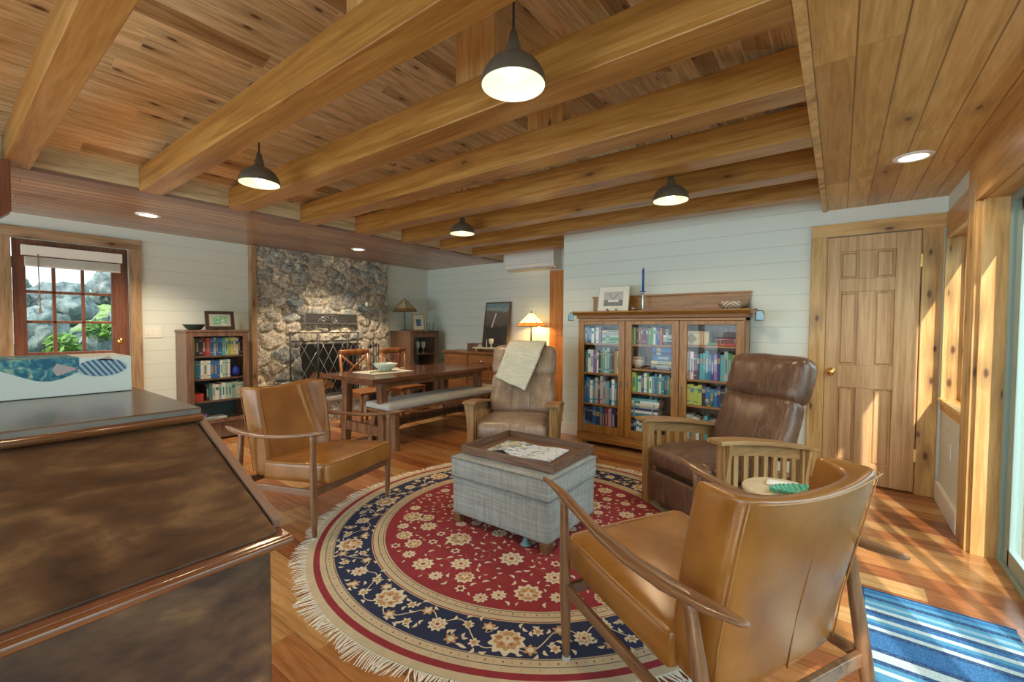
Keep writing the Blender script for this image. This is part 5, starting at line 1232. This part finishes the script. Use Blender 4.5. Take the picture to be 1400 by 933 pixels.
def tiffany(label, loc, hgt, rs, lit, pole_m):
    t = thing('table_lamp', label, 'lamp', loc, 0, 'table lamps with leaded glass pyramid shades')
    MB().lathe([(0, .02), (.06, .018), (.085, .008), (.09, 0), (0, 0)], (0, 0, 0), 24).build('base', M_bronze, t)
    MB().tube([(0, 0, .015), (0, 0, .05), (0, 0, hgt-.26), (0, 0, hgt-.03), (0, 0, hgt)], [.026, .016, .012, .008, .006], 12).build('pole', pole_m, t)
    MB().lathe([(0, hgt), (.008, hgt-.008), (.006, hgt-.03), (0, hgt-.03)], (0, 0, 0), 12).build('finial', M_bronze, t)
    zb = hgt-.215; zt = hgt-.035; zr = zb+.045; sh = MB(); n = 6
    def P(r, z, k): a = math.pi/6+2*math.pi*k/n; return (r*math.cos(a), r*math.sin(a), z)
    rr = [(rs, zb, 1), (rs*.90, zr, 0), (rs*.16, zt, None)]
    for k in range(n):
        sh.add([P(rs, zb, k), P(rs, zb, k+1), P(rs*.84, zr, k+1), P(rs*.84, zr, k)], [(0, 1, 2, 3)], 1)
        sh.add([P(rs*.84, zr, k), P(rs*.84, zr, k+1), P(rs*.15, zt, k+1), P(rs*.15, zt, k)], [(0, 1, 2, 3)], 0)
    if lit: ms = [plain('lit amber glass', (.85, .62, .25), .4, emis=(1, .74, .28), estr=2.2), plain('lit red glass', (.75, .25, .04), .4, emis=(1, .25, .03), estr=1.0)]
    else: ms = [plain('opal glass', (.62, .52, .30), .3, var=.2), plain('brown slag glass', (.30, .16, .06), .3, var=.5)]
    s_ = sh.build('lamp_shade', ms, t)
    ld = MB()
    for k in range(n):
        ld.tube([P(rs*1.003, zb, k), P(rs*.845, zr, k), P(rs*.152, zt, k)], .0035, 6); ld.tube([P(rs*1.003, zb, k), P(rs*1.003, zb, k+1)], .0045, 6); ld.tube([P(rs*.845, zr, k), P(rs*.845, zr, k+1)], .003, 6)
    ld.build('leading', M_bronze, s_)
    if lit: light('lamp_glow', 'POINT', (loc[0], loc[1], loc[2]+hgt-.15), 9, (1, .66, .28), shadow_soft_size=.05)
tiffany('unlit table lamp with opal leaded shade on the corner cabinet', (-5.62, 4.60, 1.201), .53, .205, False, M_bronze)
m = N('blue print', .4); a = m.noise(m.coord(), 30, 3); m.base(m.ramp(a, [(.4, (.03, .08, .18)), (.6, (.10, .25, .40))]))
framed('framed_print', 'cream matted print with a small blue picture on the corner cabinet', 'picture', (-5.50, 4.80, 1.203), -10, 78, .21, .27, .010, plain('gilt frame', (.40, .28, .14), .4), plain('cream mat', (.76, .72, .60), .8), m.mat, .085, .115)
tag(MB().tube([(0, 0, .13), (0, .005, 0), (0, .13, 0), (0, .14, .13)], .005, 6).tube([(0, .05, 0), (0, .05, .12)], .004, 6).build('plate_stand', M_black), 'empty black wire plate stand on the corner cabinet', 'stand').location = (-5.46, 4.93, 1.206)

# ---------------------------------------------------------------- sideboard
sb = thing('sideboard', 'cherry wood sideboard with drawers and panelled doors by the far wall', 'sideboard', (-4.2, 5.06, 0))
def LS(x0, x1, y0, y1, z0, z1, mb=None): return (mb or MB()).box(x0+4.2, x1+4.2, y0-5.06, y1-5.06, z0, z1)
sx0, sx1, sy0, sy1 = -5.00, -3.40, 4.88, 5.27
LS(sx0-.03, sx1+.03, sy0-.03, sy1, .87, .90).build('top_board', M_cherry, sb, .005)
LS(sx0, sx1, sy0, sy1, .10, .869).build('case', M_cherry, sb, .003)
LS(sx0-.01, sx1+.01, sy0-.012, sy1, 0, .10).build('plinth', M_cherry, sb, .004)
def knob(P, x, z):
    k = MB().lathe([(0, .024), (.010, .022), (.013, .014), (.006, .008), (.007, 0)], (0, 0, 0), 12).build('knob', M_chrome, P); k.matrix_local = Matrix.Translation((x+4.2, sy0-.018-5.06, z)) @ Matrix.Rotation(R(90), 4, 'X')
for a, b in ((-4.96, -4.50), (-3.90, -3.44)):
    f = MB(); LS(a, a+.06, sy0-.018, sy0, .13, .845, f); LS(b-.06, b, sy0-.018, sy0, .13, .845, f); LS(a+.06, b-.06, sy0-.018, sy0, .13, .20, f); LS(a+.06, b-.06, sy0-.018, sy0, .775, .845, f); LS(a+.06, b-.06, sy0-.008, sy0, .20, .775, f); LS(a+.09, b-.09, sy0-.013, sy0-.008, .23, .745, f)
    o = f.build('door', M_cherry, sb, .003); knob(o, b-.03 if a < -4.5 else a+.03, .5)
for z0, z1 in ((.68, .845), (.49, .66), (.31, .47), (.13, .29)):
    o = LS(-4.47, -3.93, sy0-.018, sy0, z0, z1).build('drawer', M_cherry, sb, .005); knob(o, -4.20, (z0+z1)/2)
m = N('valley painting', .5); v = m.coord(); X = m.sep(v); a = m.noise(v, 12, 5, 1); z = m.math('ADD', X[2], m.math('MULTIPLY', a, .12))
c = m.ramp(z, [(.0, (.03, .025, .02)), (.42, (.05, .045, .035)), (.45, (.13, .10, .07)), (.66, (.20, .16, .12)), (.69, (.35, .42, .42)), (.74, (.20, .30, .34))], 'LINEAR')
fx = m.math('ADD', m.math('MULTIPLY', m.math('SUBTRACT', X[2], .40), .28), -.07); fall = m.math('MULTIPLY', m.math('LESS_THAN', m.math('ABSOLUTE', m.math('SUBTRACT', X[0], fx)), .013), m.math('MULTIPLY', m.math('GREATER_THAN', X[2], .36), m.math('LESS_THAN', X[2], .58)))
c = m.mix(fall, c, (.70, .68, .60, 1)); m.base(c)
framed('framed_painting', 'tall dark landscape painting with a waterfall leaning on the wall', 'painting', (-4.20, 5.13, .903), -9.5, 4, .46, .76, .018, M_brown, plain('painting board', (.1, .08, .06), .6), m.mat, .42, .72, False)
tiffany('lit amber table lamp with a pyramid shade on the sideboard', (-3.49, 5.10, .901), .60, .205, True, M_bronze)
tag(B(-.12, .12, -.06, .06, 0, .115).build('wooden_box', M_brown, bevel=.004), 'plain dark wooden box on the sideboard left of the painting', 'box').location = (-4.56, 5.12, .9012)
ws = thing('small_wall_shelf', 'pale wooden riser with turned feet on the sideboard', 'shelf', (-4.22, 4.98, .9012))
B(-.23, .23, -.05, .05, .045, .065).build('shelf_board', M_maple, ws, .003)
for s in (-1, 1): MB().lathe([(0, .045), (.012, .045), (.016, .03), (.009, .015), (.014, 0), (0, 0)], (s*.20, 0, 0), 12).build('foot', M_maple, ws)
tag(MB().tube([(.03*math.cos(k*.5), .03*math.sin(k*.5), .012) for k in range(13)], .012, 8).tube([(-.02, 0, .03), (.03, 0, .03)], .012, 8).build('glass_dish', plain('cut glass', (.60, .62, .56), .1, coat=.5)), 'small cut glass dish on the pale riser left of the cup', 'dish').location = (-4.34, 4.975, .967)
cp = thing('trophy_cup', 'small pale fluted cup in front of the waterfall painting', 'cup', (-4.12, 4.975, .967))
MB().lathe([(0, .012), (.020, .010), (.022, 0), (0, 0)], (0, 0, 0), 16).lathe([(.007, .012), (.006, .04), (.012, .048), (.030, .065), (.038, .10), (.036, .13), (.033, .13), (.034, .10), (.02, .07), (0, .06)], (0, 0, 0), 20).build('cup_body', plain('pale glass', (.72, .72, .66), .2, coat=.5), cp)
tag(MB().tube([(0, 0, 0), (0, 0, .12)], [.008, .005], 8).build('taper_candle', plain('ivory wax', (.80, .76, .62), .5)), 'thin ivory taper candle standing before the waterfall painting', 'candle').location = (-4.20, 4.965, .967)

# air conditioner
ac = thing('air_conditioner', 'white wall mounted air conditioner above the recess door', 'air conditioner', (-3.55, 5.30, 2.09))
MB().prism([(0, 0), (-.13, .0), (-.185, .035), (-.20, .10), (-.20, .255), (-.19, .27), (0, .27)], 'x', -.42, .42).build('case', M_ac, ac, .006)
B(-.39, .39, -.178, -.05, -.004, .012).build('louver', plain('cream louver', (.62, .52, .34), .5), ac, .002)
MB().box(-.41, .41, -.2015, -.200, .075, .079).build('front_groove', plain('ac groove', (.35, .35, .34), .6), ac)

# ================================================================= PENDANTS
def pendant(x, y, z, label):
    t = thing('pendant_lamp', label, 'pendant lamp', (x, y, z), 0, 'bronze dome pendant lamps')
    r0 = .120; zc = 2.43+.3035*(min(-.13-x, x+4.16))-z
    prof = [(r0*math.cos(a), r0*.90*math.sin(a)) for a in [R(q) for q in (0, 8, 18, 30, 42, 54, 66, 76)]]
    MB().lathe(prof, (0, 0, 0), 40).lathe([(r0, 0), (r0-.0035, 0)], (0, 0, 0), 40).build('lamp_shade', M_bronze, t)
    MB().lathe([(r-.0035 if k < 7 else r, h-.002) for k, (r, h) in enumerate(prof)], (0, 0, 0), 40).build('shade_lining', plain('lining enamel', (.80, .78, .60), .5), t)
    MB().lathe([(.031, .104), (.029, .112), (.026, .142), (.018, .165), (.014, .190), (.006, .20), (0, .20)], (0, 0, 0), 20).build('socket_cap', M_bronze, t)
    MB().lathe([(0, .004), (.018, .008), (.030, .026), (.033, .044), (.027, .066), (.016, .082), (.015, .10), (0, .10)], (0, 0, 0), 20).build('bulb', plain('lit bulb', (1, 1, 1), .5, emis=(1, .90, .70), estr=7), t)
    MB().tube([(0, 0, .195), (0, 0, zc)], .005, 8).build('cord', M_black, t)
    MB().lathe([(0, zc-.03), (.02, zc-.03), (.052, zc-.018), (.056, zc), (0, zc)], (0, 0, 0), 24).build('ceiling_rose', M_bronze, t)
    light('pendant_glow', 'SPOT', (x, y, z+.0), PW, (1, .74, .42), shadow_soft_size=.03, spot_size=R(165), spot_blend=.35)
PW = 22
pendant(-.985, 1.312, 2.170, 'nearest dome pendant lamp, hanging large above the ottoman')
pendant(-2.99, 1.285, 2.185, 'dome pendant lamp hanging above the left tan armchair')
pendant(-2.957, 3.125, 2.180, 'dome pendant lamp hanging toward the air conditioner end')
pendant(-.967, 3.125, 2.165, 'dome pendant lamp hanging in front of the oak bookcase')
